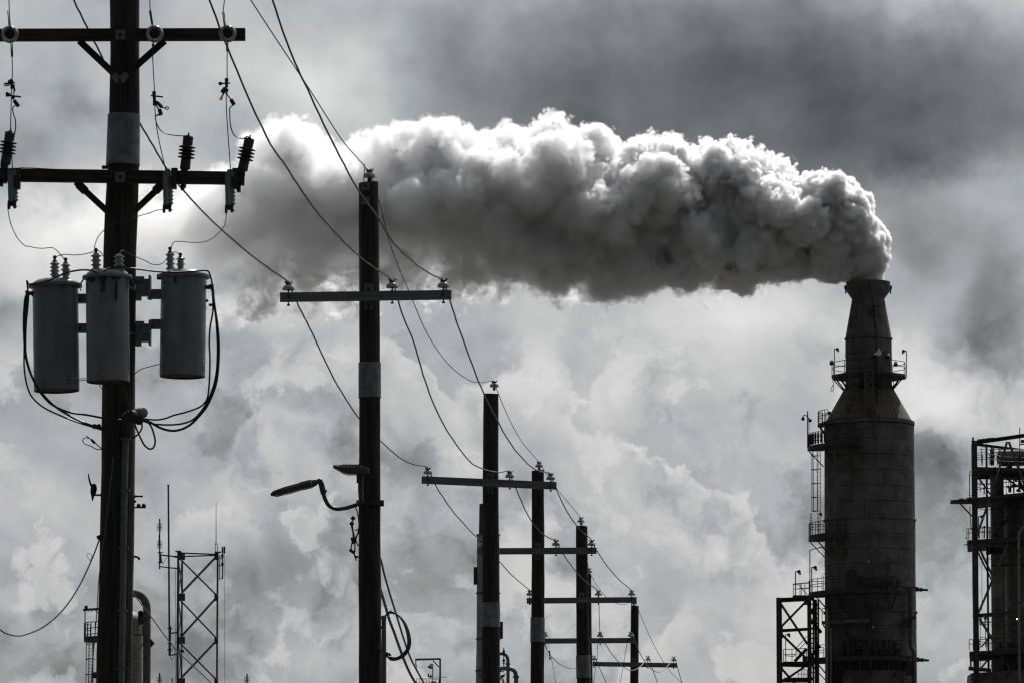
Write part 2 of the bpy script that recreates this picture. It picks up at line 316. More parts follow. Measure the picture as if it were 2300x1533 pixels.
class MB:
    def __init__(s):
        s.v = []; s.f = []
    def add(s, vs, fs):
        o = len(s.v)
        s.v.extend(Vector(v) for v in vs); s.f.extend(tuple(i + o for i in f) for f in fs)
        return s
    def box(s, c, size, ax=None):
        c = Vector(c)
        X, Y, Z = ax if ax else (Vector((1, 0, 0)), Vector((0, 1, 0)), UP)
        vs = [c + X * (sx * size[0] / 2) + Y * (sy * size[1] / 2) + Z * (sz * size[2] / 2) for sz in (-1, 1) for sy in (-1, 1) for sx in (-1, 1)]
        return s.add(vs, [(0, 2, 3, 1), (4, 5, 7, 6), (0, 1, 5, 4), (2, 6, 7, 3), (0, 4, 6, 2), (1, 3, 7, 5)])
    @staticmethod
    def frame(d, up=UP):
        d = d.normalized()
        side = d.cross(up)
        if side.length < 1e-4: side = d.cross(Vector((0, 1, 0)))
        side.normalize()
        return d, side, side.cross(d).normalized()
    def beam(s, p, q, w, h, up=UP, profile='box'):
        p, q = Vector(p), Vector(q)
        d, sd, u = MB.frame(q - p, up)
        L = (q - p).length; c = (p + q) / 2
        if profile == 'I':
            t = min(w, h) * 0.16
            s.box(c + u * (h / 2 - t / 2), (L, w, t), (d, sd, u)); s.box(c - u * (h / 2 - t / 2), (L, w, t), (d, sd, u))
            return s.box(c, (L - 0.004, t, h - 2 * t - 0.002), (d, sd, u))
        if profile == 'L':
            t = min(w, h) * 0.18
            s.box(c - u * (h / 2 - t / 2), (L, w, t), (d, sd, u))
            return s.box(c + sd * (w / 2 - t / 2) + u * (t / 2), (L - 0.004, t, h - t - 0.002), (d, sd, u))
        return s.box(c, (L, w, h), (d, sd, u))
    def tube(s, pts, r, n=8, closed=False, radii=None):
        pts = [Vector(p) for p in pts]
        if len(pts) < 2: return s
        o = len(s.v); N = len(pts)
        ref = None
        for i, p in enumerate(pts):
            a = pts[(i - 1) % N] if (i > 0 or closed) else p
            b = pts[(i + 1) % N] if (i < N - 1 or closed) else p
            d = (b - a)
            if d.length < 1e-9: d = UP.copy()
            d.normalize()
            if ref is None:
                ref = d.cross(Vector((0, 1, 0)))
                if ref.length < 0.2: ref = d.cross(Vector((1, 0, 0)))
            ref = (ref - d * ref.dot(d)).normalized()
            e = d.cross(ref)
            rr = radii[i] if radii else r
            for k in range(n):
                t = 2 * math.pi * k / n
                s.v.append(p + (ref * math.cos(t) + e * math.sin(t)) * rr)
        for i in range(N if closed else N - 1):
            j = (i + 1) % N
            for k in range(n):
                k2 = (k + 1) % n
                s.f.append((o + i * n + k, o + i * n + k2, o + j * n + k2, o + j * n + k))
        if not closed:
            s.f.append(tuple(o + k for k in range(n))[::-1]); s.f.append(tuple(o + (N - 1) * n + k for k in range(n)))
        return s
    def lathe(s, prof, p0, axis=UP, n=24, a0=0.0, a1=2 * math.pi, caps=True):
        """prof: (radius, metres along the axis from p0)."""
        p0 = Vector(p0); d = Vector(axis).normalized()
        x = Vector((1, 0, 0)) - d * d.x
        if x.length < 0.1: x = Vector((0, 1, 0)) - d * d.y
        x.normalize(); y = d.cross(x)
        full = abs(a1 - a0 - 2 * math.pi) < 1e-6
        m = n if full else n + 1
        o = len(s.v)
        for r, h in prof:
            for k in range(m):
                t = a0 + (a1 - a0) * k / n
                s.v.append(p0 + d * h + (x * math.cos(t) + y * math.sin(t)) * max(r, 1e-4))
        for i in range(len(prof) - 1):
            for k in range(n):
                k2 = (k + 1) % m if full else k + 1
                s.f.append((o + i * m + k, o + i * m + k2, o + (i + 1) * m + k2, o + (i + 1) * m + k))
        if caps and full:
            if prof[0][0] > 2e-4: s.f.append(tuple(o + k for k in range(m))[::-1])
            if prof[-1][0] > 2e-4: s.f.append(tuple(o + (len(prof) - 1) * m + k for k in range(m)))
        return s
    def rod(s, p, q, r, n=8):
        return s.tube([p, q], r, n)
    def ball(s, c, r, n=10, m=6, squash=1.0):
        return s.lathe([(r * math.sin(math.pi * i / m), -r * squash * math.cos(math.pi * i / m)) for i in range(m + 1)], c, UP, n)
    def mesh(s, name, material, off=Vector((0, 0, 0)), angle=38):
        me = bpy.data.meshes.new(name)
        me.from_pydata([v - off for v in s.v], [], s.f)
        me.materials.append(material)
        me.shade_smooth()
        me.set_sharp_from_angle(angle=R(angle))
        return me
    def clusters(s):
        """Separate pieces: loose islands whose boxes do not touch."""
        n = len(s.v); par = list(range(n))
        def find(a):
            while par[a] != a:
                par[a] = par[par[a]]; a = par[a]
            return a
        for f in s.f:
            a = find(f[0])
            for i in f[1:]:
                b = find(i)
                if a != b: par[b] = a
        isl = {}
        for i in range(n): isl.setdefault(find(i), []).append(i)
        if len(isl) < 2 or len(isl) > 300: return [s]
        keys = list(isl); bx = []
        for k in keys:
            a = np.array([s.v[i] for i in isl[k]]); bx.append((a.min(0) - .008, a.max(0) + .008))
        grp = list(range(len(keys)))
        def gf(a):
            while grp[a] != a:
                grp[a] = grp[grp[a]]; a = grp[a]
            return a
        lo = np.array([b[0] for b in bx]); hi = np.array([b[1] for b in bx])
        for i in range(len(keys)):
            for j in np.nonzero(np.all((lo <= hi[i]) & (hi >= lo[i]), axis=1))[0]:
                a, b = gf(i), gf(int(j))
                if a != b: grp[max(a, b)] = min(a, b)
        out = {}
        where = {}
        for i, k in enumerate(keys):
            g = out.setdefault(gf(i), MB())
            for v in isl[k]: where[v] = (g, len(g.v)); g.v.append(s.v[v])
        for f in s.f: where[f[0]][0].f.append(tuple(where[i][1] for i in f))
        return [out[k] for k in sorted(out)]
    def build(s, name, material, parent=None, angle=38):
        """One object per separate piece; returns the first."""
        first = None
        for g in (s.clusters() if parent is not None else [s]):
            o = bpy.data.objects.new(name, g.mesh(name, material, offset_of(parent), angle))
            COL.objects.link(o)
            if parent is not None: o.parent = parent
            first = first or o
        return first

def thing(name, label, cat, loc, group=None):
    o = bpy.data.objects.new(name, None); COL.objects.link(o)
    o.location = Vector(loc); o.empty_display_size = 0.2
    o['label'] = label; o['category'] = cat
    if group: o['group'] = group
    return o
def tag(o, label, cat, group=None):
    o['label'] = label; o['category'] = cat
    if group: o['group'] = group
    return o
def share(name, me, parent, pos, rot=None):
    o = bpy.data.objects.new(name, me); COL.objects.link(o)
    o.parent = parent
    o.location = Vector(pos) - offset_of(parent)
    if rot is not None: o.rotation_euler = rot
    return o

def smooth_path(pts, step=6):
    """Catmull-Rom through 3-D points."""
    pts = [Vector(p) for p in pts]
    if len(pts) < 3: return pts
    out = []
    P = [pts[0] * 2 - pts[1]] + pts + [pts[-1] * 2 - pts[-2]]
    for i in range(1, len(P) - 2):
        a, b, c, d = P[i - 1], P[i], P[i + 1], P[i + 2]
        for k in range(step):
            t = k / step
            out.append(0.5 * ((2 * b) + (c - a) * t + (2 * a - 5 * b + 4 * c - d) * t * t + (3 * b - a - 3 * c + d) * t ** 3))
    out.append(pts[-1])
    return out
def path(pix, d, d1=None):
    """3-D points from places in the photograph, all at distance d, or running evenly from d to d1."""
    if d1 is None: return [at(x, y, d) for x, y in pix]
    L = [0.0]
    for a, b in zip(pix, pix[1:]): L.append(L[-1] + math.hypot(b[0] - a[0], b[1] - a[1]))
    return [at(x, y, d + (d1 - d) * l / max(L[-1], 1e-6)) for (x, y), l in zip(pix, L)]
def span(pix, d0, d1):
    """A wire hung between two distances: straight in plan, sagging only downwards."""
    X0, X1 = at(*pix[0], d0).x, at(*pix[-1], d1).x
    b = (X1 - X0) / (d1 - d0); a = X0 - b * d0
    ds = []
    for x, y in pix:
        k = d0 / at(x, y, d0).y
        u = at(x, y, 1.0).x
        den = u - b
        ds.append(a / den if abs(den) > 1e-7 else None)
    ok = all(v is not None for v in ds) and all(p < q for p, q in zip(ds, ds[1:])) and abs(ds[0] - d0) < 1 and abs(ds[-1] - d1) < 1
    if not ok: return path(pix, d0, d1)
    return [at(x, y, v) for (x, y), v in zip(pix, ds)]

# ------------------------------------------------------------------ ground
def ground():
    g = MB()
    g.add([(-9000, -9000, 0), (9000, -9000, 0), (9000, 9000, 0), (-9000, 9000, 0)], [(0, 1, 2, 3)])
    m = mat('dry_scrub_and_gravel', (0.055, 0.053, 0.048), (0.034, 0.034, 0.031), 0.95, scale=0.35, detail=9, bump=0.3, bump_d=0.05)
    o = g.build('ground', m); o['kind'] = 'structure'
ground()

# ------------------------------------------------------------------ insulators of the distribution line
def insulator_meshes():
    r = 0.089
    bell = MB().lathe([(0.03, 0.0), (0.05, 0.004), (0.066, -0.004), (r, -0.010), (r * 1.01, 0.0), (r * 0.97, 0.02), (r * 0.86, 0.042), (r * 0.62, 0.058), (0.040, 0.064), (0.036, 0.074), (0.044, 0.080), (0.042, 0.092), (0.0, 0.094)], (0, 0, 0), UP, 24).mesh('insulator', M['porcelain'])
    tie = MB()
    tie.lathe([(0.030, 0.066), (0.047, 0.070), (0.046, 0.086), (0.048, 0.092), (0.030, 0.102), (0.0, 0.104)], (0, 0, 0), UP, 12)
    for a in range(6):
        t = a * math.pi / 3 + 0.4
        c, s_ = math.cos(t), math.sin(t)
        tie.tube([(0.028 * c, 0.028 * s_, 0.088), (0.046 * c, 0.046 * s_, 0.104), (0.058 * c, 0.058 * s_, 0.112), (0.057 * c, 0.057 * s_, 0.098)], 0.0085, 6)
    tie = tie.mesh('tie_wire', M['black'])
    pin = MB().lathe([(0.018, -0.24), (0.022, -0.235), (0.022, -0.215), (0.009, -0.21), (0.009, -0.055), (0.024, -0.053), (0.024, -0.044), (0.011, -0.04), (0.011, 0.003)], (0, 0, 0), UP, 10).mesh('pin', M['black'])
    top = MB()
    top.lathe([(0.012, -0.07), (0.012, 0.003)], (0, 0, 0), UP, 10); top.box((0, 0, -0.05), (0.05, 0.03, 0.055))
    top = top.mesh('pin', M['black'])
    return bell, tie, pin, top
BELL, TIE, PIN, TOP_PIN = insulator_meshes()
def insulator(parent, px, py_skirt, d, on_top=False, rz=0.0):
    o = share('insulator', BELL, parent, at(px, py_skirt, d), (0, 0, rz))
    for nm, me in (('tie_wire', TIE), ('pin', TOP_PIN if on_top else PIN)):
        c = bpy.data.objects.new(nm, me); COL.objects.link(c); c.parent = o
    return o

def shaft(parent, pts, d, material, name='shaft', wob=0.004, n=28):
    """Tapering round timber through (centre px, py, width px), carried down into the ground."""
    s = m_per_px(d) * 1.004
    ctr = [(at(x, y, d), w * s / 2) for x, y, w in pts]
    (c0, r0), (c1, r1) = ctr[-2], ctr[-1]
    k = (c1.z + 0.3) / (c0.z - c1.z)
    ctr.append((c1 + (c1 - c0) * k, min(r1 + (r1 - r0) * k, r1 * 1.35)))
    rings = []
    for (a, ra), (b, rb) in zip(ctr, ctr[1:]):
        m = max(int((a.z - b.z) / 0.35), 1)
        rings += [(a.lerp(b, i / m), ra + (rb - ra) * i / m) for i in range(m)]
    rings.append(ctr[-1])
    g = MB(); rnd = random.Random(int(d * 10))
    ph = [rnd.uniform(0, 6.28) for _ in range(6)]
    top_c, top_r = rings[0]
    vs = []
    for i, (c, r) in enumerate(rings):
        for j in range(n):
            t = 2 * math.pi * j / n
            q = r + wob * (math.sin(3 * t + ph[0] + c.z * 0.7) + 0.6 * math.sin(5 * t + ph[1] - c.z * 1.3) + 0.5 * math.sin(c.z * 5 + ph[2]) + rnd.uniform(-.35, .35))
            vs.append(c + Vector((math.cos(t) * q, math.sin(t) * q, 0.012 * math.sin(t + ph[3]) if i == 0 else 0)))
    fs = [(i * n + (j + 1) % n, i * n + j, (i + 1) * n + j, (i + 1) * n + (j + 1) % n) for i in range(len(rings) - 1) for j in range(n)]
    fs.append(tuple(range(n)))
    g.add(vs, fs)
    return g.build(name, material, parent)

def centre_of(pts, y):
    for (x0, y0, w0), (x1, y1, w1) in zip(pts, pts[1:]):
        if y <= y1 or (x1, y1, w1) == pts[-1]:
            t = (y - y0) / (y1 - y0); return x0 + (x1 - x0) * t, w0 + (w1 - w0) * t

def wrap(parent, pts, d, ya, yb, name, material, label=None):
    (xa, wa), (xb, wb) = centre_of(pts, ya), centre_of(pts, yb)
    s = m_per_px(d) * 1.004
    A, B = at(xa, ya, d), at(xb, yb, d)
    ra, rb = wa * s / 2 + 0.012, wb * s / 2 + 0.012
    L = (B - A).length
    g = MB().lathe([(ra - 0.02, 0.0), (ra, 0.0), (ra + 0.002, 0.012), (ra, 0.03), ((ra + rb) / 2 + 0.001, L * .5), (rb, L - 0.03), (rb + 0.002, L - 0.012), (rb, L), (rb - 0.02, L)], A, B - A, 36, caps=False)
    return g.build(name, material, parent)

PLATE = MB().box((0, 0, 0), (0.115, 0.012, 0.115)).mesh('square_washer', M['galv'])
NUT = MB().lathe([(0.022, 0), (0.022, 0.02), (0.012, 0.022), (0.012, 0.045), (0.0, 0.046)], (0, 0, 0), (0, -1, 0), 6).mesh('bolt', M['black'])

def line_pole(label, d, pts, arm, ins, top=None, band=None, washers=(), stains=False):
    """Wooden pole with one grey crossarm; arm = (xl, yl, xr, yr, thickness) in photograph pixels."""
    s = m_per_px(d)
    cx, cw = centre_of(pts, pts[0][1])
    foot = at(pts[-1][0], pts[-1][1], d)
    root = thing('utility_pole', label, 'utility pole', (foot.x, d, 0.0), 'wooden power poles of the receding line')
    shaft(root, pts, d, M['wood'])
    yc = (arm[1] + arm[3]) / 2
    ax, aw = centre_of(pts, yc)
    front = d - aw * s / 2 - 0.062
    A, B = at(arm[0], arm[1], front), at(arm[2], arm[3], front)
    th = arm[4] * s
    MB().beam(A, B, 0.10, th).build('crossarm', M['arm'], root)
    c = at(ax, yc, front)
    # gain plate above and below the arm, between arm and pole, plus a strap across the arm
    gp = MB().box((c.x - 0.01, d - aw * s / 2 - 0.004, c.z), (0.125, 0.014, th + 0.25))
    gp.build('gain_plate', M['galv'], root)
    for dz_ in (-th / 2 - 0.05, -th / 2 - 0.095, th / 2 + 0.05):
        share('bolt', NUT, root, (c.x - 0.01, d - aw * s / 2 - 0.012, c.z + dz_))
    st = MB()
    for sx in (-1, 1): st.box((c.x + sx * 0.17, front - 0.054, c.z), (0.035, 0.010, th * 0.35))
    st.box((c.x, front - 0.053, c.z), (0.30, 0.006, th * 0.7))
    st.build('arm_strap', M['arm'], root)
    for t in (0.05, 0.95):
        q = A.lerp(B, t); share('bolt', NUT, root, (q.x, front - 0.05, q.z))
    for i, (px, py) in enumerate(ins):
        t = (px - arm[0]) / (arm[2] - arm[0])
        o = insulator(root, px, py, front, rz=i * 1.3 + d)
    if top:
        insulator(root, top[0], top[1], d - 0.02, True, rz=d)
    for px, py in washers:
        x, w_ = centre_of(pts, py)
        p = at(px, py, d - w_ * s / 2 - 0.004); share('square_washer', PLATE, root, p); share('bolt', NUT, root, p)
    if band:
        b = wrap(root, pts, d, band[0], band[1], 'metal_band', M['band'])
    return root

P2 = [(827.5, 410, 45), (829.5, 680, 46), (831, 950, 47.5), (831, 1200, 49.5), (831.5, 1533, 52)]
pole2 = line_pole('tall wooden pole with two dark street lights and a coil of cable', 81.0, P2, (629, 668, 1014, 662.5, 20.5), [(648, 650), (881, 645), (996, 644)], (830, 397), (814, 893), [(821, 418), (821, 451)])
P3 = [(1103, 883, 34), (1102.5, 1080, 35.5), (1102.5, 1300, 38), (1102, 1533, 40)]
pole3 = line_pole('wooden pole with clean metal band in front of the pale grey flue', 109.0, P3, (947, 1076.5, 1250, 1090, 16.5), [(961, 1062), (1145, 1070), (1237, 1075)], (1110, 867), (1352, 1408))
P4 = [(1208.5, 1056, 27.5), (1208.5, 1236, 28.5), (1207.5, 1390, 29.5), (1206.5, 1533, 31)]
pole4 = line_pole('wooden pole with black stained band, next beyond the pole by the flue', 125.0, P4, (1072, 1237, 1340, 1235.5, 14), [(1083, 1224), (1249, 1223), (1329, 1223)], (1211, 1047), (1386, 1441))
P5 = [(1306.5, 1181, 26), (1307.5, 1346, 27), (1309, 1450, 29), (1311, 1533, 31)]
pole5 = line_pole('wooden pole with a torn, stained metal band and a slimmer pole behind it', 139.0, P5, (1183, 1348, 1430, 1346, 12.5), [(1190, 1335), (1344, 1335), (1419, 1335)], (1305, 1171), (1471, 1522))
P6 = [(1317, 1289, 22), (1317.5, 1438, 23), (1318.5, 1533, 24.5)]
pole6 = line_pole('slim wooden pole mostly hidden behind the pole with the torn band', 154.0, P6, (1214, 1438.5, 1426, 1437, 11.5), [(1224, 1427.5), (1348, 1427.5), (1417, 1427.5)], (1323, 1284))
P7 = [(1425.5, 1359, 17.5), (1425, 1491, 18.5), (1424.5, 1533, 19)]
pole7 = line_pole('short slim wooden pole ending the line, with slack wire loops below its crossarm', 164.0, P7, (1331, 1490, 1521, 1493, 10), [(1334, 1480), (1455, 1481), (1513, 1482)], (1424, 1354))
# dark drips on the two stained bands
def drips(parent, pts, d, marks):
    s = m_per_px(d) * 1.004
    for pxs in marks:
        g = MB()
        vs = []
        x0, w0 = centre_of(pts, pxs[0][1])
        for px, py in pxs:
            x, w_ = centre_of(pts, py); r = w_ * s / 2 + 0.017
            o = (px - x) * s; o = max(-r * 0.98, min(r * 0.98, o))
            c = at(x, py, d)
            vs.append((c.x + o, d - math.sqrt(max(r * r - o * o, 1e-6)), c.z))
        n = len(vs)
        back = [(v[0], v[1] + 0.006, v[2]) for v in vs]
        g.add(vs + back, [tuple(range(n)), tuple(range(2 * n - 1, n - 1, -1))] + [(i, i + n, (i + 1) % n + n, (i + 1) % n) for i in range(n)])
        g.build('tar_drip', M['ink'], parent)
drips(pole4, P4, 125.0, [[(1195, 1389), (1200, 1388), (1201, 1396), (1198, 1412), (1196.5, 1418), (1195.5, 1405)]])
drips(pole5, P5, 139.0, [[(1299, 1473), (1301, 1473), (1301.5, 1497), (1299, 1500)], [(1305.5, 1475), (1306.3, 1475), (1307, 1500), (1306, 1502)], [(1297, 1494), (1307, 1493), (1306, 1499), (1299, 1501)]])
drips(pole2, P2, 81.0, [[(821.5, 820), (823.5, 817.5), (825.5, 826), (823.5, 824), (820.5, 827)], [(816, 836), (818, 838), (818, 860), (816.5, 858)]])

# ------------------------------------------------------------------ the four line wires
def spans_to_path(spans):
    pts = []
    for pix, d0, d1 in spans:
        q = span(pix, d0, d1) if abs(d1 - d0) > 3 else path(pix, d0, d1)
        pts += q
    return pts
def wire(name, label, cat, pts3, r, material=None, n=6, step=6, parent=None, jig=0.0, group=None):
    p = smooth_path(pts3, step)
    if jig:
        rnd = random.Random(len(p))
        p = [p[0]] + [v + Vector((rnd.uniform(-jig, jig), 0, rnd.uniform(-jig, jig))) for v in p[1:-1]] + [p[-1]]
    o = MB().tube(p, r, n).build(name, material or M['cable'], parent)
    if label: tag(o, label, cat, group)
    return o
D2, D3, D4, D5, D6, D7 = 80.8, 108.8, 124.8, 138.8, 153.8, 163.8
FAR = 176.0
wire('power_line', 'power line across the right ends of the crossarms', 'power line', spans_to_path([
    ([(560, -150), (612, 0), (650, 110), (690, 200), (745, 315), (800, 420), (850, 490), (880, 540), (930, 590), (970, 617), (995, 628)], 62, D2),
    ([(1002, 648), (1020, 705), (1050, 790), (1080, 868), (1110, 930), (1150, 1000), (1190, 1045), (1215, 1058), (1236, 1062)], D2, D3),
    ([(1243, 1080), (1255, 1110), (1275, 1150), (1300, 1185), (1328, 1211)], D3, D4),
    ([(1335, 1226), (1360, 1265), (1390, 1300), (1419, 1325)], D4, D5)]), 0.0115, jig=0.004, group='wires of the receding power line')
wire('power_line', 'power line passing right of the near pole to the middle insulators of the crossarms', 'power line', spans_to_path([
    ([(425, -110), (470, 0), (520, 130), (600, 310), (640, 370), (700, 460), (760, 530), (810, 578), (850, 608), (880, 629)], 62, D2),
    ([(887, 650), (905, 710), (930, 770), (950, 840), (980, 920), (1010, 975), (1050, 1030), (1080, 1050), (1120, 1060), (1144, 1057)], D2, D3),
    ([(1151, 1077), (1165, 1110), (1185, 1155), (1210, 1190), (1235, 1208), (1248, 1211)], D3, D4),
    ([(1255, 1226), (1280, 1265), (1310, 1300), (1344, 1325)], D4, D5)]), 0.0115, jig=0.004, group='wires of the receding power line')
wire('power_line', 'power line that passes behind the transformer pole and along the left ends of the crossarms', 'power line', spans_to_path([
    ([(120, -90), (165, 0), (210, 90), (250, 170), (314, 277), (345, 330), (378, 384), (412, 428), (470, 490), (540, 553), (600, 600), (647, 633)], 68, D2),
    ([(655, 652), (672, 690), (700, 745), (750, 850), (805, 937), (855, 990), (900, 1028), (930, 1042), (960, 1048)], D2, D3),
    ([(967, 1064), (985, 1100), (1020, 1150), (1060, 1195), (1082, 1213)], D3, D4),
    ([(1090, 1225), (1120, 1258), (1150, 1291), (1190, 1325)], D4, D5),
    ([(1197, 1340), (1207, 1380), (1223, 1417)], D5, D6)]), 0.0115, jig=0.004, group='wires of the receding power line')
wire('power_line', 'thin top wire carried on the pole tops', 'power line', spans_to_path([
    ([(500, -100), (563, 0), (625, 95), (690, 193), (765, 310), (800, 352), (829, 386)], 62, 80.95),
    ([(836, 402), (851, 450), (880, 560), (925, 670), (960, 750), (1005, 815), (1050, 851), (1080, 858.5), (1109, 855)], 80.95, 108.95),
    ([(1115, 872), (1140, 932), (1170, 988), (1210, 1036)], 108.95, 124.95),
    ([(1217, 1048), (1260, 1108), (1304, 1161)], 124.95, 138.95),
    ([(1309, 1178), (1316, 1235), (1322, 1275)], 138.95, 153.95),
    ([(1328, 1292), (1345, 1320), (1368, 1346), (1395, 1356), (1412, 1353), (1423, 1345)], 153.95, 163.95),
    ([(1431, 1362), (1465, 1440), (1500, 1500), (1533, 1533), (1560, 1552)], 163.95, 178)]), 0.0075, group='wires of the receding power line')
G_TAP = 'short wires at the dead end of the line'
wire('jumper_wire', 'vertical jumper wire joining two middle insulators, one crossarm above the other', 'wire', path([(1345, 1334), (1345.5, 1360), (1346.5, 1400), (1347.5, 1420)], D5, D6), 0.010)
wire('jumper_wire', 'faint jumper wire hanging along the left edge of the farthest pole', 'wire', path([(1419, 1330), (1418, 1370), (1417, 1400), (1416.5, 1418)], D5, D6), 0.006)
wire('power_line', 'slack wire looping under the farthest crossarm to its middle insulator', 'power line', path([(1352, 1428), (1360, 1445), (1375, 1468), (1400, 1496), (1420, 1504.5), (1440, 1494), (1454, 1474)], D6, D7 - .1), 0.011, M['bare'])
wire('power_line', 'slack wire looping under the farthest crossarm to its right insulator', 'power line', path([(1422, 1428), (1435, 1461), (1450, 1487), (1465, 1503), (1480, 1508), (1497, 1498), (1512, 1475)], D6, D7 - .1), 0.011, M['bare'])
wire('power_line', 'slack wire with a hanging clamp between the two banded poles near the bottom', 'power line', path([(1224, 1418), (1224, 1448), (1245, 1480), (1270, 1497), (1295, 1500), (1318, 1489), (1334, 1473)], D6 - .3, D7 - .1), 0.011, M['bare'])
wire('power_line', 'wire dropping below the frame from the left insulator of the farthest crossarm', 'power line', path([(1337, 1477), (1345, 1495), (1362, 1533), (1385, 1580)], D7, FAR), 0.011)
wire('power_line', 'wire dropping below the frame from the middle insulator of the farthest crossarm', 'power line', path([(1458, 1478), (1467, 1505), (1478, 1535), (1496, 1580)], D7, FAR), 0.011)
wire('power_line', 'wire dropping below the frame from the right insulator of the farthest crossarm', 'power line', path([(1517, 1480), (1524, 1505), (1532, 1533), (1546, 1580)], D7, FAR), 0.011)
wire('drop_wire', 'thin drop wire hanging from the lower middle insulator past the frame edge', 'wire', path([(1346, 1432), (1342, 1450), (1342, 1475), (1337, 1505), (1332, 1540), (1326, 1600)], D6 - .2, D6 + 2), 0.007)
wire('drop_wire', 'thin drop wire hanging from the right insulator just left of the farthest pole', 'wire', path([(1415, 1430), (1409, 1440), (1403, 1475), (1397, 1510), (1391, 1545), (1384, 1600)], D6 - .2, D6 + 2), 0.007)
cl = thing('hot_line_clamp', 'small clamp and thin tail wire hanging from the slack wire beside the black stained band', 'clamp', at(1234, 1470, D6 - .3))
g = MB(); g.box(at(1234, 1463, D6 - .3), (0.045, 0.04, 0.05)); g.rod(at(1234, 1460, D6 - .3), at(1234.5, 1473, D6 - .3), 0.014); g.box(at(1235.5, 1476, D6 - .3), (0.05, 0.04, 0.05)); g.rod(at(1236, 1475, D6 - .3), at(1234, 1481, D6 - .3), 0.011)
g.build('clamp_body', M['black'], cl)
MB().tube(smooth_path(path([(1238, 1476), (1241, 1490), (1245, 1512), (1248, 1535), (1250, 1570)], D6 - .3)), 0.006, 6).build('tail_wire', M['bare'], cl)

# ------------------------------------------------------------------ street lights and cables on the second pole
dl = 80.6
sl = thing('street_light', 'long flat street light on a curved arm, reaching left from the pole', 'street light', at(806, 1130, 80.9))
s81 = m_per_px(81)
MB().tube(smooth_path(path([(812, 1129), (790, 1136), (775, 1140), (754, 1141.5), (737, 1132), (727, 1110), (721.5, 1085)], dl), 6), 4.6 * s81, 12).build('lamp_arm', M['lamp'], sl)
k = MB(); k.tube(path([(727, 1108), (721, 1083)], dl), 6.5 * s81, 12); k.lathe([(0.0, -.05), (.035, -.045), (.045, -.02), (.045, .02), (.035, .045), (0, .05)], at(718, 1080, dl), (0, 1, 0), 14)
k.box(at(727, 1101, dl), (15 * s81, .10, 3 * s81)); k.build('lamp_joint', M['lamp'], sl)
def hull(top, bot, d, half, taper=None):
    """Solid between an upper and a lower outline (left to right, in pixels), half metres to each side of distance d."""
    g = MB(); n = len(top); vs = []
    for i, ((xa, ya), (xb, yb)) in enumerate(zip(top, bot)):
        h = half * (taper[i] if taper else 1)
        A, B = at(xa, ya, d), at(xb, yb, d)
        mid = A.lerp(B, 0.35)
        vs += [Vector((A.x, d - h * .75, A.z)), Vector((A.x, d + h * .75, A.z)), Vector((mid.x, d + h, mid.z)), Vector((B.x, d + h * .92, B.z)), Vector((B.x, d - h * .92, B.z)), Vector((mid.x, d - h, mid.z))]
    fs = [(i * 6 + j, i * 6 + (j + 1) % 6, (i + 1) * 6 + (j + 1) % 6, (i + 1) * 6 + j) for i in range(n - 1) for j in range(6)]
    fs += [(5, 4, 3, 2, 1, 0), tuple((n - 1) * 6 + j for j in range(6))]
    return g.add(vs, fs)
hull([(608, 1107), (614, 1102), (640, 1093), (672, 1084.5), (674, 1083), (697, 1077), (700, 1077.5), (712, 1076.5)], [(608, 1112), (622, 1114), (650, 1106.5), (684, 1097), (685, 1097.5), (701, 1093), (704, 1092), (713, 1087)], dl, .12, [.35, .6, .95, 1, 1, .95, .5, .45]).build('lamp_head', M['lamp'], sl)
hull([(618, 1112.6), (650, 1104.6), (676, 1097.4)], [(619, 1113.8), (651, 1107.5), (678, 1099.2)], dl, .08).build('lamp_lens', M['glass'], sl)
sl2 = thing('flood_light', 'flat finned flood light mounted close against the pole above the curved lamp arm', 'flood light', at(812, 1085, 80.5))
hull([(748.5, 1045), (752, 1043.5), (770, 1044), (800, 1044), (806, 1044), (820, 1048), (829, 1051)], [(748.5, 1049.5), (757, 1053), (772, 1062), (780, 1064.2), (803, 1064.4), (815, 1063), (829, 1063)], 80.45, .14, [.8, 1, 1, 1, 1, .6, .6]).build('lamp_head', M['lamp'], sl2)
for i in range(9):
    x = 772 + i * 4.2
    MB().box(at(x, 1043.6, 80.45), (.008, .24, .022)).build('cooling_fin', M['lamp'], sl2)
hull([(768, 1056), (781, 1064), (801, 1064.2)], [(771, 1061.4), (781, 1065), (801, 1065.2)], 80.44, .11).build('lamp_lens', M['glass'], sl2)
g = MB(); g.tube(path([(810, 1064), (810, 1076), (810, 1100), (812, 1128)], 80.55), 6 * s81, 12); g.box(at(808, 1075, 80.5), (14 * s81, .1, 17 * s81)); g.build('mounting_post', M['lamp'], sl2)
g = MB(); g.lathe([(.178, -.035), (.19, -.035), (.19, .035), (.178, .035)], at(831, 1129, 81), UP, 30, caps=False); g.box(at(857, 1129, 80.95), (11 * s81, .1, 13 * s81)); g.box(at(805, 1129, 80.7), (9 * s81, .14, 12 * s81)); g.rod(at(853, 1129, 80.9), at(862, 1130, 80.9), .016)
g.build('clamp_band', M['black'], pole2)
ph = thing('hanging_connectors', 'tangle of dark fuse connectors and loops hanging left of the pole below the lamp arm', 'connectors', at(795, 1200, 80.7))
g = MB(); dh = 80.62
for a, b, r in (((790, 1160), (796, 1166), 4.6), ((787, 1172), (793, 1178), 4.4), ((791, 1206), (795, 1220), 4.2), ((785, 1233), (796, 1241), 3.4), ((798, 1250), (805, 1249), 2.6)):
    g.rod(at(*a, dh), at(*b, dh), r * s81, 8)
g.build('connector', M['black'], ph)
g = MB()
